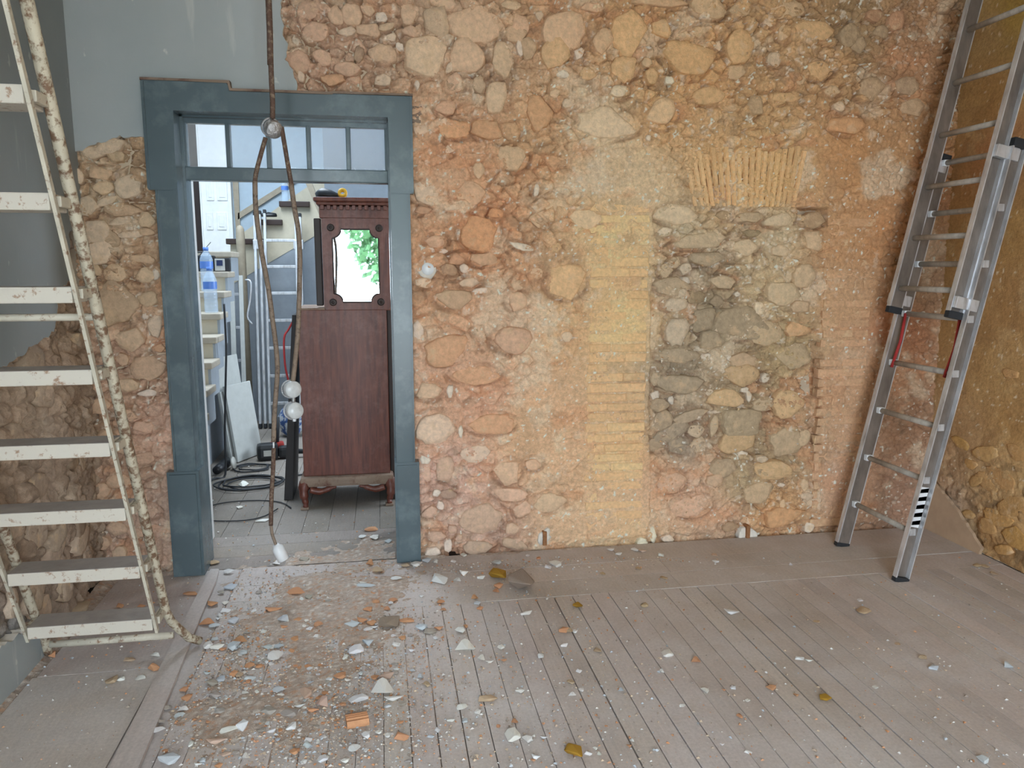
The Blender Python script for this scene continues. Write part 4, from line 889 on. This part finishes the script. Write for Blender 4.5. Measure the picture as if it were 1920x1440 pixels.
def floor_cable(label, ctr, rad, turns, tail=None, r=.006):
    pts = []
    for k in range(int(turns*10)):
        t = k*.628; q = rad*(1+.18*math.sin(t*.37+rad*9)); pts.append((ctr[0]+q*math.cos(t)+rc.uniform(-.02, .02), ctr[1]+q*.8*math.sin(t)+rc.uniform(-.02, .02), r+.002+.004*(k//10 % 4)))
    if tail: pts += [(x, y, r+.002) for x, y in tail]
    o = tube('power_cable', spline(pts, 3), r, 'cable', None, 5); tag(o, label, 'cable'); return o
p = atZ(445, 905); floor_cable('coiled dark power cable on the dusty floor inside the doorway', (p[0]+.10, p[1]-.06), .20, 4.0, [(p[0]+.4, p[1]+.1), (p[0]+.5, p[1]+.12)])
floor_cable('loose loops of dark cable beside the leaning boards', (-.98, 5.86), .12, 2.6, None)
q = atZ(440, 970); floor_cable('thin dark cable looping across the floor inside the doorway', (q[0], q[1]+.1), .30, 1.1, None, .004)
tag(tube('power_cable', spline([tuple(atY(420, 570, 5.58)), tuple(atY(424, 650, 5.62)), tuple(atY(423, 720, 5.62)), (-1.13, 5.66, .3), (-1.14, 5.65, .02), (-1.2, 5.58, .012), (-1.24, 5.45, .012)], 5), .008, 'cable', None, 6), 'dark cable hanging down the side of the stairs', 'cable')
p = atZ(545, 822); sk = empty('cement_sack', (p[0], p[1]+.1, 0)); tag(sk, 'blue and white printed sack standing behind the wardrobe', 'sack')
bm = bmesh.new(); bmesh.ops.create_icosphere(bm, subdivisions=3, radius=1); rr = random.Random(9)
for v in bm.verts: v.co = Vector((v.co.x*.11*(1+.2*v.co.z)+rr.uniform(-.008, .008), v.co.y*.10+rr.uniform(-.008, .008), max(0, .13+v.co.z*.15+rr.uniform(-.008, .008))))
link('sack_body', tomesh(bm, 'sack_body', True), 'sack', sk)

# ================================================================== TALL STEPLADDER (left)
SL = empty('steel_stepladder', (-1.06, 2.2, 0)); tag(SL, 'tall old steel stepladder with chipped cream paint beside the left wall', 'ladder')
def s_(p): return (p[0]+1.06, p[1]-2.2, p[2])
P0 = np.array((-.853, 2.835, .225)); DK = np.array((.003, -.105, .244)); WL = .425
def sp(k, dx=0, dy=0, dz=0): return s_(tuple(P0+k*DK+np.array((dx, dy, dz))))
for k in range(11):
    a = P0+k*DK
    box('step', a[0]-WL, a[0]-.004, a[1], a[1]+.115, a[2]-.045, a[2], 'steelstep', SL, .004, xf=Matrix.Translation((1.06, -2.2, 0)))
for dx, sgn in ((0., 1), (-WL-.005, -1)):
    m, L = seg_frame(sp(-.25, dx+sgn*.004), sp(10.4, dx+sgn*.004), (1, 0, 0)); box('side_bar', -.005, .005, -.009, .009, 0, L, 'steelpaint', SL, 0, xf=m)
    fl = 1. if sgn > 0 else .25
    q = [sp(-.93, dx+sgn*.105*fl, .13, -.0), sp(-.78, dx+sgn*.07*fl, .12, .0), sp(-.35, dx+sgn*.022*fl, .115), sp(-.1, dx+sgn*.012, .108), sp(4, dx+sgn*.012, .106), sp(10.6, dx+sgn*.012, .106)]
    q[0] = (q[0][0], q[0][1], .016); q[1] = (q[1][0], q[1][1], .045)
    tube('stile', q, .0165, 'steelrust', SL, 12)
    for k in range(11): 
        a = sp(k, dx+sgn*.006, .06, -.022); box('bracket', a[0]-.008, a[0]+.008, a[1]-.03, a[1]+.045, a[2]-.012, a[2]+.016, 'steelpaint', SL, .003)
tube('bottom_bar', [sp(-.62, -WL, .11), sp(-.62, 0.02, .11)], .014, 'steelpaint', SL, 10); tube('cross_bar', [sp(4.62, -WL, .115), sp(4.62, .012, .115)], .011, 'steelpaint', SL, 10)
top = P0+10.6*DK
for dx in (.012, -WL-.017): tube('rear_leg', [s_((top[0]+dx, top[1]+.09, top[2]-.02)), s_((top[0]+dx*1.1, .35, .016))], .0165, 'steelrust', SL, 10)
box('top_platform', top[0]-WL, top[0], top[1]-.02, top[1]+.16, top[2], top[2]+.03, 'steelpaint', SL, .004, xf=Matrix.Translation((1.06, -2.2, 0)))

# ================================================================== EXTENSION LADDER (right)
EL = empty('extension_ladder', (2.4, 3.4, 0)); tag(EL, 'two-section aluminium extension ladder leaning against the ochre right wall', 'ladder')
def e_(p): return (p[0]-2.4, p[1]-3.4, p[2])
SLX = .207; YFAR = 3.637; YNEAR = 3.177
def el_rail(x0, y, z0, z1, sgn, mat='aludull', part='stile'):
    """channel-section stile: web plus two flanges, local x across the lean"""
    p0 = e_((x0+SLX*z0, y, z0)); p1 = e_((x0+SLX*z1, y, z1)); m, L = seg_frame(p0, p1, (1, 0, 0))
    bm = bmesh.new(); bm_box(bm, -.034, .034, -.002, .002, 0, L)
    d = .024*sgn
    bmesh.ops.transform(bm, matrix=m, verts=bm.verts[:]); o = link(part, tomesh(bm, part), 'aluweb', EL)
    for s in (-1, 1):
        a, b = sorted((0, d)); box('flange', s*.0345-.0028, s*.0345+.0028, a-.0022, b+.0022, 0, L, mat, o, 0, xf=m)
    return o, m, L
lo = []; upx = -.055
for y, s in ((YFAR, 1), (YNEAR, -1)):
    # open side faces outwards
    o, m, L = el_rail(2.435, y, .0, 2.05, s, 'alu'); lo.append((o, m, L)); box('rubber_foot', -.038, .038, -.016, .016, -.004, .02, 'rubber', o, .004, xf=m @ Matrix.Translation((0, .012*s, 0))); box('end_cap', -.038, .038, -.016, .016, L-.02, L+.02, 'rubber', o, .004, xf=m @ Matrix.Translation((0, .012*s, 0)))
    o2, m2, L2 = el_rail(2.435+upx-.02, y-.03*s*0+s*(-.028), 1.265, 3.28, s, 'alu'); box('rubber_foot', -.038, .038, -.016, .016, -.004, .03, 'rubber', o2, .004, xf=m2 @ Matrix.Translation((0, .012*s, 0))); box('end_cap', -.038, .038, -.016, .016, L2-.02, L2+.02, 'rubber', o2, .004, xf=m2 @ Matrix.Translation((0, .012*s, 0)))
    for zz in (1.30, 1.98):
        p0 = e_((2.40+SLX*zz, y, zz)); mm, _ = seg_frame(p0, e_((2.40+SLX*(zz+1), y, zz+1)), (1, 0, 0)); box('guide_bracket', -.07, .05, -.016, .016, 0, .055, 'alu', EL, .004, xf=mm)
for k in range(8):
    z = .24+.2545*k; x = 2.435+SLX*z; r = tube('rung', [e_((x, YNEAR-.004, z)), e_((x, YFAR+.004, z))], .014, 'aludull', EL, 10)
    box('rung_end', x-2.4-.016, x-2.4+.016, YNEAR-3.4-.010, YNEAR-3.4-.002, z-.017, z+.017, 'alu', r, .003)
    box('rung_collar', x-2.4-.016, x-2.4+.016, YFAR-3.4-.03, YFAR-3.4-.002, z-.016, z+.016, 'stickerw', r, .004)
for k in range(8):
    z = 1.39+.2545*k; x = 2.435+upx-.02+SLX*z; tube('rung', [e_((x, YNEAR+.028, z)), e_((x, YFAR-.028, z))], .014, 'aludull', EL, 10)
for y, za, zb in ((YNEAR+.045, .98, 1.26), (YFAR-.03, .98, 1.26)):
    tube('strap', [e_((2.435+SLX*za-.012, y, za)), e_((2.42+SLX*(za+zb)/2, y-.02, (za+zb)/2)), e_((2.435+SLX*zb-.012, y, zb))], .008, 'red', EL, 6)
m, L = lo[1][1], lo[1][2]
sk_ = box('warning_sticker', -.028, .028, -.0034, -.0022, .27, .47, 'stickerw', EL, 0, xf=m)
for k in range(5):
    z = .275+.04*k; bm = bmesh.new()
    vs2 = [bm.verts.new(v) for v in ((-.028, -.0038, z), (.028, -.0038, z+.012), (.028, -.0038, z+.034), (-.028, -.0038, z+.018))]; bm.faces.new(vs2); bmesh.ops.solidify(bm, geom=bm.faces[:], thickness=.0006)
    bmesh.ops.transform(bm, matrix=m, verts=bm.verts[:]); link('sticker_stripe', tomesh(bm, 'sticker_stripe'), 'stickerg', sk_)

# ================================================================== HANGING WIRING
YC = 3.45
HW = empty('hanging_wiring', (-.43, YC, ZC)); tag(HW, 'old rusty conduits with round junction boxes hanging from the ceiling in the doorway', 'wiring')
def h_(x, y, dy=0): p = atY(x, y, YC+dy); return (p[0]+.43, p[1]-YC, p[2]-ZC)
hm = lambda v: Matrix.Translation(v)
tube('drop_conduit', [(.012, 0, 0), h_(506, 60), h_(507, 122)], .0125, 'conduit', HW, 10)
tube('drop_conduit', spline([h_(508, 120), h_(509, 150), h_(511, 190), h_(511, 222)], 4), .0105, 'conduit', HW, 10)
tube('wire', [h_(511, 215), h_(512, 235)], .004, 'conduit', HW, 6)
def rbox(parent, c, r, d, yaw, pitch, mat='glassbox', name='round_box', strap_=True):
    m = Matrix.Translation(c) @ Matrix.Rotation(yaw, 4, 'Z') @ Matrix.Rotation(pitch, 4, 'X') @ Matrix.Rotation(math.radians(90), 4, 'X')
    o = lathe(name, [(0, -d/2), (r*.92, -d/2), (r, -d/2+.006), (r, d/2-.006), (r*.9, d/2), (0, d/2+.004)], mat, parent, 22, m)
    lathe('lid_ring', [(r*1.0, -d*.55), (r*1.12, -d*.55), (r*1.12, -d*.75), (r*.96, -d*.75), (r*.96, -d*.55)], 'foil', o, 22, m); return o
rbox(HW, h_(512, 242), .036, .045, .5, .4, 'foil', 'junction_box')
tube('branch_conduit', spline([h_(498, 258), h_(489, 290), h_(480, 325), h_(478, 345)], 4), .0095, 'conduit', HW, 8)
tube('branch_conduit', spline([h_(478, 340), h_(480, 395), h_(490, 470), h_(503, 540), h_(511, 600), h_(518, 655), h_(520, 700), h_(515, 770), h_(513, 828)], 5), .0105, 'conduitpale', HW, 8)
tube('wire', [h_(513, 824), h_(513, 842)], .004, 'ceramic', HW, 6)
tube('branch_conduit', spline([h_(513, 840), h_(512, 880), h_(509, 930), h_(508, 985)], 5), .0095, 'conduit', HW, 8)
tube('wire', spline([h_(508, 980), h_(510, 1000), h_(515, 1015), h_(519, 1026)], 4), .007, 'conduitpale', HW, 8)
v0 = Vector(h_(517, 1021)); v1 = Vector(h_(532, 1049)); m, L = seg_frame(v0, v1, (0, 1, 0))
lathe('lamp_holder', [(0, 0), (.014, 0), (.018, .008), (.026, .016), (.027, L), (.022, L+.002), (.02, L-.01), (0, L-.012)], 'ceramic', HW, 18, m)
tube('branch_conduit', spline([h_(528, 238), h_(532, 262), h_(540, 310), h_(547, 350)], 4), .0095, 'conduit', HW, 8)
tube('branch_conduit', spline([h_(546, 345), h_(552, 390), h_(559, 430), h_(562, 480), h_(561, 560), h_(558, 630), h_(552, 690), h_(549, 718)], 5), .0105, 'conduitpale', HW, 8)
rbox(HW, h_(548, 730), .037, .04, .45, -.1); rbox(HW, h_(552, 770), .037, .04, .45, -.15); tube('wire', [h_(550, 745), h_(551, 757)], .008, 'foil', HW, 8); tube('wire', [h_(552, 784), h_(552, 790)], .008, 'ceramic', HW, 8)

# ================================================================== RUBBLE ON THE FLOOR
RF = random.Random(77)
HULLS = []
for k in range(16):
    bm = bmesh.new(); flat = k % 2
    for _ in range(11 if flat else 14):
        v = Vector((RF.gauss(0, 1), RF.gauss(0, 1), RF.gauss(0, 1))).normalized(); v = Vector((v.x, v.y, max(-.62, min(.62, v.z*1.4)) if flat else v.z*.95)); bm.verts.new(v*RF.uniform(.88, 1.08))
    r = bmesh.ops.convex_hull(bm, input=bm.verts[:]); bmesh.ops.delete(bm, geom=[g for g in r['geom_interior'] if isinstance(g, bmesh.types.BMVert)], context='VERTS')
    bmesh.ops.bevel(bm, geom=bm.edges[:], offset=.05, segments=1, affect='EDGES')
    zmin = min(v.co.z for v in bm.verts)
    xs_ = [v.co.x for v in bm.verts]; ys_ = [v.co.y for v in bm.verts]
    for v in bm.verts: v.co = Vector(((v.co.x-(max(xs_)+min(xs_))/2)/((max(xs_)-min(xs_))/2), (v.co.y-(max(ys_)+min(ys_))/2)/((max(ys_)-min(ys_))/2), v.co.z-zmin))
    zm = max(v.co.z for v in bm.verts)
    for v in bm.verts: v.co.z /= zm
    me = tomesh(bm, 'rubble'); me.materials.append(M['fragment']); HULLS.append(me)
FC = dict(w=(232, 230, 226), B=(202, 208, 212), b=(206, 154, 116), g=(176, 168, 158), t=(192, 168, 138), o=(166, 126, 48), p=(206, 178, 158), d=(128, 112, 102), c=(150, 134, 118))
KIND = dict(w='white plaster', B='blue-painted plaster', b='orange brick', g='grey mortar', t='tan stone', o='ochre stone', p='pinkish mortar', d='dark grey stone', c='brown mortar')
def frag(x, y, rx, ry, t, label=None, zbase=.0, hk=None):
    p = atZ(x, y+ry*.55); dist = np.linalg.norm(p-CP)*np.dot(ray(x, y)/np.linalg.norm(ray(x, y)), fw); s = dist/F
    el = CH/np.linalg.norm(p-CP); rxm = rx*s*1.1; vy = ry*s*1.1
    h = hk*rxm if hk else min(rxm, vy)*RF.uniform(.8, 1.25)*(1 if rx > 6 else .8)
    dep = max(.35*rxm, min(1.25*rxm, (2*vy-h*math.sqrt(1-el*el))/(2*el)))
    flat = t in 'wBbp'; me = HULLS[RF.randrange(8)*2+(1 if flat else 0)]
    nm = {'b': 'brick_fragment', 'w': 'plaster_fragment', 'B': 'plaster_fragment'}.get(t, 'stone_fragment')
    o = bpy.data.objects.new(nm, me); col.objects.link(o); fy = dep*.15
    o.location = (p[0], p[1]+fy, zbase); o.scale = (rxm, dep, max(h, .004)); o.rotation_euler = (0, 0, RF.uniform(-.35, .35)); o.color = jit(FC[t], .05, RF)
    px_, py_ = o.location.x, o.location.y
    zone = ('on the floor inside the doorway' if py_ > 3.83 else 'on the wide planks beside the steel stepladder' if px_ < -.86 else 'lying along the foot of the stone wall' if py_ > 3.62 and px_ > .15 else 'in the rubble spread before the doorway' if px_ < .12 else 'on the bare boards near the extension ladder' if px_ > 1.35 else 'on the bare floorboards before the brick pilaster')
    size = 'larger' if rx >= 9 else 'small'
    tag(o, label or '%s %s chip %s' % (size, KIND[t], zone), 'rubble', None if label else '%s %s chips %s' % (size, KIND[t], zone))
    return o
BIG = {(517, 1230): 'angular white plaster piece at the end of a row of chips by the ladder foot', (717, 1290): 'largest flat white plaster slab lying on the floorboards', (738, 1307): 'thin white plaster sliver touching the largest white slab', (672, 1310): 'long white plaster flake beside the largest white slab', (578, 1295): 'rounded beige stone lump beside a pale flat stone', (603, 1317): 'pale flat stone touching the rounded beige lump', (670, 1350): 'orange hollow brick fragment with ridged face', (730, 1167): 'round brown mortar clod among orange crumbs before the doorway', (552, 1110): 'flat pinkish-orange brick piece in front of the doorway', (825, 1085): 'pale grey plaster lump near the right door plinth', (933, 1078): 'mossy ochre stone leaning by a grey slab near the wall', (977, 1090): 'flat grey-brown stone slab lying near the wall', (872, 1212): 'large rounded white plaster lump on the floorboards', (962, 1377): 'chunky white stone on the floorboards next to a smaller white one', (993, 1383): 'smaller white stone beside the chunky white one', (1075, 1408): 'golden ochre stone standing on the floorboards', (1619, 1145): 'pale stone alone on the bare boards before the extension ladder', (1450, 1288): 'orange brick lump alone on the bare floorboards', (1548, 1309): 'mossy ochre crumb clump on the bare floorboards', (1848, 1423): 'blue-white plaster chip on the clean boards far from the rubble', (1372, 1145): 'long white chip on the bare boards', (317, 1423): 'wide blue-white plaster flake beside the loose plank', (430, 1370): 'jagged white plaster piece touching an upright shard', (454, 1360): 'upright white plaster shard touching a jagged piece', (915, 1310): 'curved tan roof tile shard on the floorboards', (1047, 1055): 'knobbly white lump lying close to the wall foot'}
FR = '''517 1230 14 12 w;437 1212 10 11 B;460 1222 11 6 B;390 1210 8 8 w;407 1213 12 6 w;522 1212 10 5 B;502 1213 8 5 B;690 1203 9 9 B;668 1217 13 10 w;650 1230 7 8 w;717 1290 19 17 w;738 1307 17 7 w;672 1310 17 8 w;578 1295 15 14 p;603 1317 13 11 p;430 1370 16 8 w;454 1360 10 13 w;317 1423 20 11 B;295 1370 13 7 w;407 1387 18 8 p;503 1333 13 10 g;540 1337 15 9 g;547 1362 8 9 w;670 1350 23 15 b;730 1167 19 13 c;552 1110 18 8 b;545 1128 8 8 p;513 1142 15 7 b;825 1085 14 11 w;743 1085 10 5 w;687 1099 20 4 B;790 1177 11 7 B;807 1183 11 7 g;763 1163 13 5 b;823 1177 8 5 b;665 1403 11 9 w;687 1378 8 8 w;605 1422 9 7 w;575 1397 8 6 B;578 1387 7 5 w;552 1410 9 7 b;360 1393 7 7 w;383 1425 9 7 B;372 1433 7 5 w;460 1417 6 6 w;587 1330 11 6 b;345 1292 8 5 b;350 1308 9 7 b;337 1342 9 6 B;343 1330 10 5 w;413 1333 10 7 g;403 1303 11 7 g;397 1280 12 7 g;413 1273 8 7 B;263 1272 9 7 w;288 1252 12 7 b;290 1228 10 4 w;210 1273 10 12 t;227 1273 7 5 w;243 1237 10 5 t;428 1072 9 5 w;432 1100 11 6 B;423 1145 9 5 w;438 1163 9 7 B;387 1167 13 7 b;400 1130 10 7 b;357 1113 14 4 b;225 1135 6 6 b;265 1136 7 3 b;448 1200 13 7 b;402 1173 10 5 B;530 1160 12 7 B;558 1162 7 5 b;533 1175 7 5 b;597 1172 8 7 b;553 1198 7 6 b;468 1248 9 7 b;438 1263 7 7 b;638 1267 11 7 b;702 1270 7 5 b;725 1267 13 7 p;522 1293 11 7 B;468 1272 11 5 B;448 1265 6 6 t;660 1170 13 6 B;690 1180 8 4 w;680 1162 10 7 b;697 1168 8 6 b;690 1143 9 5 b;708 1128 11 6 b;737 1125 8 5 b;702 1113 8 5 b;827 1129 7 5 b;743 1208 8 5 w;693 1055 7 7 b;707 1068 9 9 t;518 1055 7 5 w;570 1049 9 5 g;400 1055 10 5 t;680 1006 7 4 w;702 1007 8 5 w;728 1014 6 5 B;820 1368 5 5 w;800 1282 6 6 t;788 1267 5 7 B;753 1382 13 8 b;727 1378 6 5 w;647 1427 8 5 w;562 1323 10 4 w;427 1412 15 5 p;312 1407 7 5 b;410 1435 7 5 b;300 1353 8 5 g;313 1327 8 5 g;490 1368 8 5 g
933 1078 15 14 o;977 1090 23 25 c;1047 1055 13 9 w;1028 1062 6 5 w;870 1074 8 7 w;902 1083 7 4 w;857 1087 7 4 w;932 1055 9 5 B;872 1212 17 12 w;863 1182 9 7 w;875 1173 5 5 b;902 1233 7 6 w;918 1240 7 4 w;940 1213 6 5 w;1058 1210 7 4 w;1015 1227 6 12 w;1083 1135 9 7 o;1057 1182 9 6 b;1067 1182 7 6 t;1078 1184 5 4 w;1208 1135 7 6 t;987 1150 11 4 w;947 1237 7 3 b;915 1310 17 8 t;867 1327 10 8 w;896 1333 6 8 w;962 1377 13 15 w;993 1383 11 9 w;1005 1418 8 7 w;1075 1408 15 17 o;1103 1413 7 4 w;1118 1402 5 4 w;1124 1413 4 4 w;1020 1382 7 3 w;965 1352 6 5 b;935 1360 4 7 b;872 1350 5 6 B;845 1351 7 3 w;975 1295 8 4 w;1073 1302 7 4 w;1070 1278 7 5 t;1090 1293 5 4 w;1085 1258 5 4 w;1120 1218 6 5 t;1252 1225 10 8 w;1305 1238 8 6 b;1372 1145 13 7 w;1325 1292 7 8 w;1375 1289 5 4 w;1280 1323 6 4 w;1387 1342 5 6 b;1197 1065 5 4 t;1180 1397 5 3 b;935 1098 8 6 b;930 1107 6 5 b;895 1130 6 4 B;900 1140 6 4 b;890 1120 6 5 b;1120 1220 6 5 t;1240 1258 5 4 w;1165 1293 5 4 B;1185 1388 4 3 w;1355 1395 4 3 w;1000 1425 5 3 b;1130 1075 5 4 t;1245 1083 6 4 t
1619 1145 13 8 t;1450 1288 11 7 b;1548 1309 12 8 o;1848 1423 11 10 B;1751 1252 9 5 B;1892 1248 7 7 B;1730 1233 7 5 t;1500 1234 9 4 w;1517 1238 7 3 w;1402 1313 5 3 w;1403 1410 7 4 w;1493 1302 4 4 b;1642 1288 5 3 w;1683 1207 5 3 t;1613 1125 5 3 w;1863 1075 6 5 t;1848 1062 7 4 t;1832 1060 8 4 t;1531 1165 6 3 t;1354 1394 4 3 w;1345 1052 9 3 w;1483 1058 3 3 w;1340 1040 5 3 p;1240 1040 5 4 w;1205 1032 7 4 p;1190 1030 6 4 w;1160 1038 6 3 w;1145 1030 7 3 w;870 1040 5 4 w;800 1050 8 5 B;780 1058 10 6 w;815 1052 6 5 w;850 1052 5 3 w;990 1042 4 3 w;1010 1046 4 3 b;760 1060 8 5 t;338 1070 12 5 t;362 1070 6 3 w;390 1005 9 6 w'''
for t in FR.replace('\n', ';').split(';'):
    x, y, rx, ry, k = t.split(); x, y = int(x), int(y)
    if (x, y) == (670, 1350):      # ridged piece of hollow brick
        p = atZ(670, 1360); prof = [(-.045, 0), (.035, 0), (.045, .022), (.03, .03), (.026, .024), (.01, .034), (.005, .027), (-.012, .037), (-.018, .029), (-.034, .034), (-.046, .018)]
        prof = [(a*.72, b*.62) for a, b in prof]
        o = prism('brick_fragment', prof, -.037, .035, 'fragment', None, frame_mat((p[0], p[1]+.02, 0), (-.15, .989, 0), (0, 0, 1), (.989, .15, 0)), 0, jit(FC['b'], .02, RF)); tag(o, BIG[(x, y)], 'rubble'); continue
    frag(x, y, float(rx), float(ry), k, BIG.get((x, y)))
frag(124, 1142, 33, 17, 't', 'large flat tan stone on the floor behind the bottom ladder step', hk=.35)
frag(27, 1250, 25, 20, 't', 'tan stone wedged against the left wall foot')
frag(8, 1292, 14, 12, 'w', 'white stone at the left wall foot beside the wide plank')
frag(95, 1228, 10, 6, 'b', 'orange brick crumb beneath the bottom bar of the steel stepladder')
o = frag(456, 907, 9, 6, 'w', 'white plaster lump among the cables inside the doorway')
frag(696, 992, 12, 5, 'b', 'orange brick chip inside the doorway near the wardrobe foot')
for (x, y, rx, ry, lb) in ((492, 976, 12, 3, 'small white strip lying on the floor under the hanging lamp holder'), (452, 950, 8, 4, 'white flake on the stair-room floor near the coiled cable')): frag(x, y, rx, ry, 'w', lb)
# procedural loose chips (still single things)
n_extra = dict(w=70, B=25, b=45, g=45)
for t, n in n_extra.items():
    k = 0
    while k < n:
        x, y = RF.gauss(560, 150), RF.gauss(1255, 105)
        if not (385 < x < 900 and 1075 < y < 1438): continue
        if x < 400-(y-1070)*.40: continue
        frag(x, y, RF.uniform(3.5, 7), RF.uniform(2.5, 4.5), t); k += 1
# dust and fine rubble lying in a thin layer
def du_h(a, b):
    x = a+XL; y = b+2.15
    m1 = np.exp(-((x+.22)/.55)**2-((y-3.35)/.85)**2); m2 = np.exp(-((x+.45)/.4)**2-((y-2.55)/.42)**2)*.9; mb = np.exp(-((y-3.87)/.06)**2)*(.75+.5*(x < .3))*((x < -.99) | (x > .12)); ml = np.exp(-((x-XL)/.05)**2)*1.1
    m = np.maximum(np.maximum(m1, m2), np.maximum(mb, ml)); n = fbm(x*9, y*9, 301, 5, .6); n2 = fbm(x*45, y*45, 311, 3, .6)
    return np.clip((m*.9+n*.9-1.02), -.5, 1)*.028+(n2-.5)*.008*m-.0015
def du_c(a, b):
    x = a+XL; y = b+2.15; n = fbm(x*7, y*7, 321, 5, .6); n2 = fbm(x*70, y*70, 331, 2, .6)[..., None]
    c = lin((178, 156, 138))*(1-n[..., None])+lin((196, 182, 170))*n[..., None]; s = sstep(.66, .74, n2)*.7; c = c*(1-s)+lin((222, 214, 204))*s; s = sstep(.34, .26, n2)*.6; return c*(1-s)+lin((196, 146, 108))*s
du = heightfield('floor_dust', (XL, 2.15, 0), (1, 0, 0), (0, 1, 0), (0, 0, 1), 270, 168, .0102, .0102, du_h, du_c)
dd = heightfield('doorway_dust', (-.93, 3.853, 0), (1, 0, 0), (0, 1, 0), (0, 0, 1), 96, 74, .0102, .0102, lambda a, b: du_h(a-.93-XL, b+3.853-2.15)+.004, lambda a, b: du_c(a-.93-XL, b+3.853-2.15)); dd['kind'] = 'stuff'; dd['label'] = 'grey-brown dust layer on the doorway threshold'; dd['category'] = 'dust'; du['kind'] = 'stuff'; du['label'] = 'thin layer of brown mortar dust on the floor'; du['category'] = 'dust'
# loose plank strip edge: a thin batten lying beside the wide boards
bt = prism('wooden_batten', [(-.83, 3.84), (-.873, 3.845), (-.862, 3.2), (-.85, 2.7), (-.835, 2.0), (-.83, 1.2), (-.745, 1.2), (-.752, 2.2), (-.775, 2.8), (-.80, 3.3), (-.815, 3.7)], .0, .014, 'plank', None, None, .003, colr=jit((190, 176, 168), .01)); tag(bt, 'split weathered wooden batten lying on the floor beside the stepladder foot', 'batten')
pc = [tuple(lin(c)) for c in ((226, 222, 216), (206, 200, 194), (196, 202, 208), (208, 158, 122), (200, 146, 106), (182, 166, 150), (192, 172, 152), (170, 156, 144), (214, 192, 166))]
def fplace(R):
    u = R.random()
    if u < .74:
        x, y = R.gauss(560, 165), R.gauss(1250, 125)
    elif u < .80: x, y = R.uniform(760, 1560), 0; y = 1062-(x-787)*.066+abs(R.gauss(0, 12))
    elif u < .93: x, y = R.uniform(0, 1250), R.uniform(1060, 1440)
    else: x, y = R.uniform(900, 1920), R.uniform(1040, 1440)
    if not (-20 < x < 1930 and 1045 < y < 1445): return None
    if x < 400-(y-1070)*.42 and R.random() < .72: return None
    p = atZ(x, y)
    if p[1] > 3.83 or p[0] < XL+.05 or -.885 < p[0] < -.735: return None
    return (p, (1, 0, 0), (0, 1, 0), (0, 0, 1))
cr_ = chips('rubble_crumbs', 24000, fplace, None, pc, .0015, .0095, .5, .9); cr_['label'] = 'fine crumbs of plaster and brick scattered over the floor'; cr_['category'] = 'rubble'
def nplace(R):
    x, y = R.uniform(390, 750), R.uniform(830, 1060); p = atZ(x, y); 
    if p[0] < -.93 or (p[0] > .03): 
        if p[1] < YB: return None
    if p[0] < -1.28 or (p[0] > -.6 and 4.72 < p[1] < 5.36) or (p[0] > -.68 and 4.98 < p[1] < 5.36) or (-1.3 < p[0] < -.9 and 5.95 < p[1] < 6.6): return None
    return (p, (1, 0, 0), (0, 1, 0), (0, 0, 1))
c2_ = chips('doorway_crumbs', 900, nplace, None, pc, .0016, .010, .5, .9); c2_['label'] = 'fine crumbs scattered on the floor inside the doorway'; c2_['category'] = 'rubble'

# ================================================================== OUTSIDE (seen only in the wardrobe mirror)
struct(box('ground', -14, 14, -22, YF-.25, -.12, -.03, 'terrace'), 'pale terrace outside')
RT = random.Random(31)
for (x, y, h, lab) in ((.45, -8.5, 3.6, 'broad leafy garden tree outside the opening'), (.5, -11.5, 5.0, 'taller garden tree further from the opening')):
    e = empty('garden_tree', (x, y, -.03)); tag(e, lab, 'tree', 'garden trees')
    tube('trunk', [(0, 0, 0), (.05, 0, h*.3), (0, .05, h*.6)], [.14, .11, .07], 'bark', e, 8)
    V = []; Fc = []
    for k in range(1500):
        d = Vector((RT.gauss(0, 1), RT.gauss(0, 1), RT.gauss(0, 1))).normalized()*RT.random()**.4; c = Vector((d.x*h*.33, d.y*h*.33, h*.62+d.z*h*.36)); q = Vector((RT.gauss(0, 1), RT.gauss(0, 1), RT.gauss(0, 1))).normalized(); a = q.orthogonal().normalized()*.12; b = q.cross(a).normalized()*.07; i = len(V)
        V += [tuple(c-a), tuple(c+b), tuple(c+a), tuple(c-b)]; Fc.append((i, i+1, i+2, i+3))
    me = bpy.data.meshes.new('crown'); me.from_pydata(V, [], Fc); link('crown', me, 'leaf', e, (.06, .14, .06, 1))
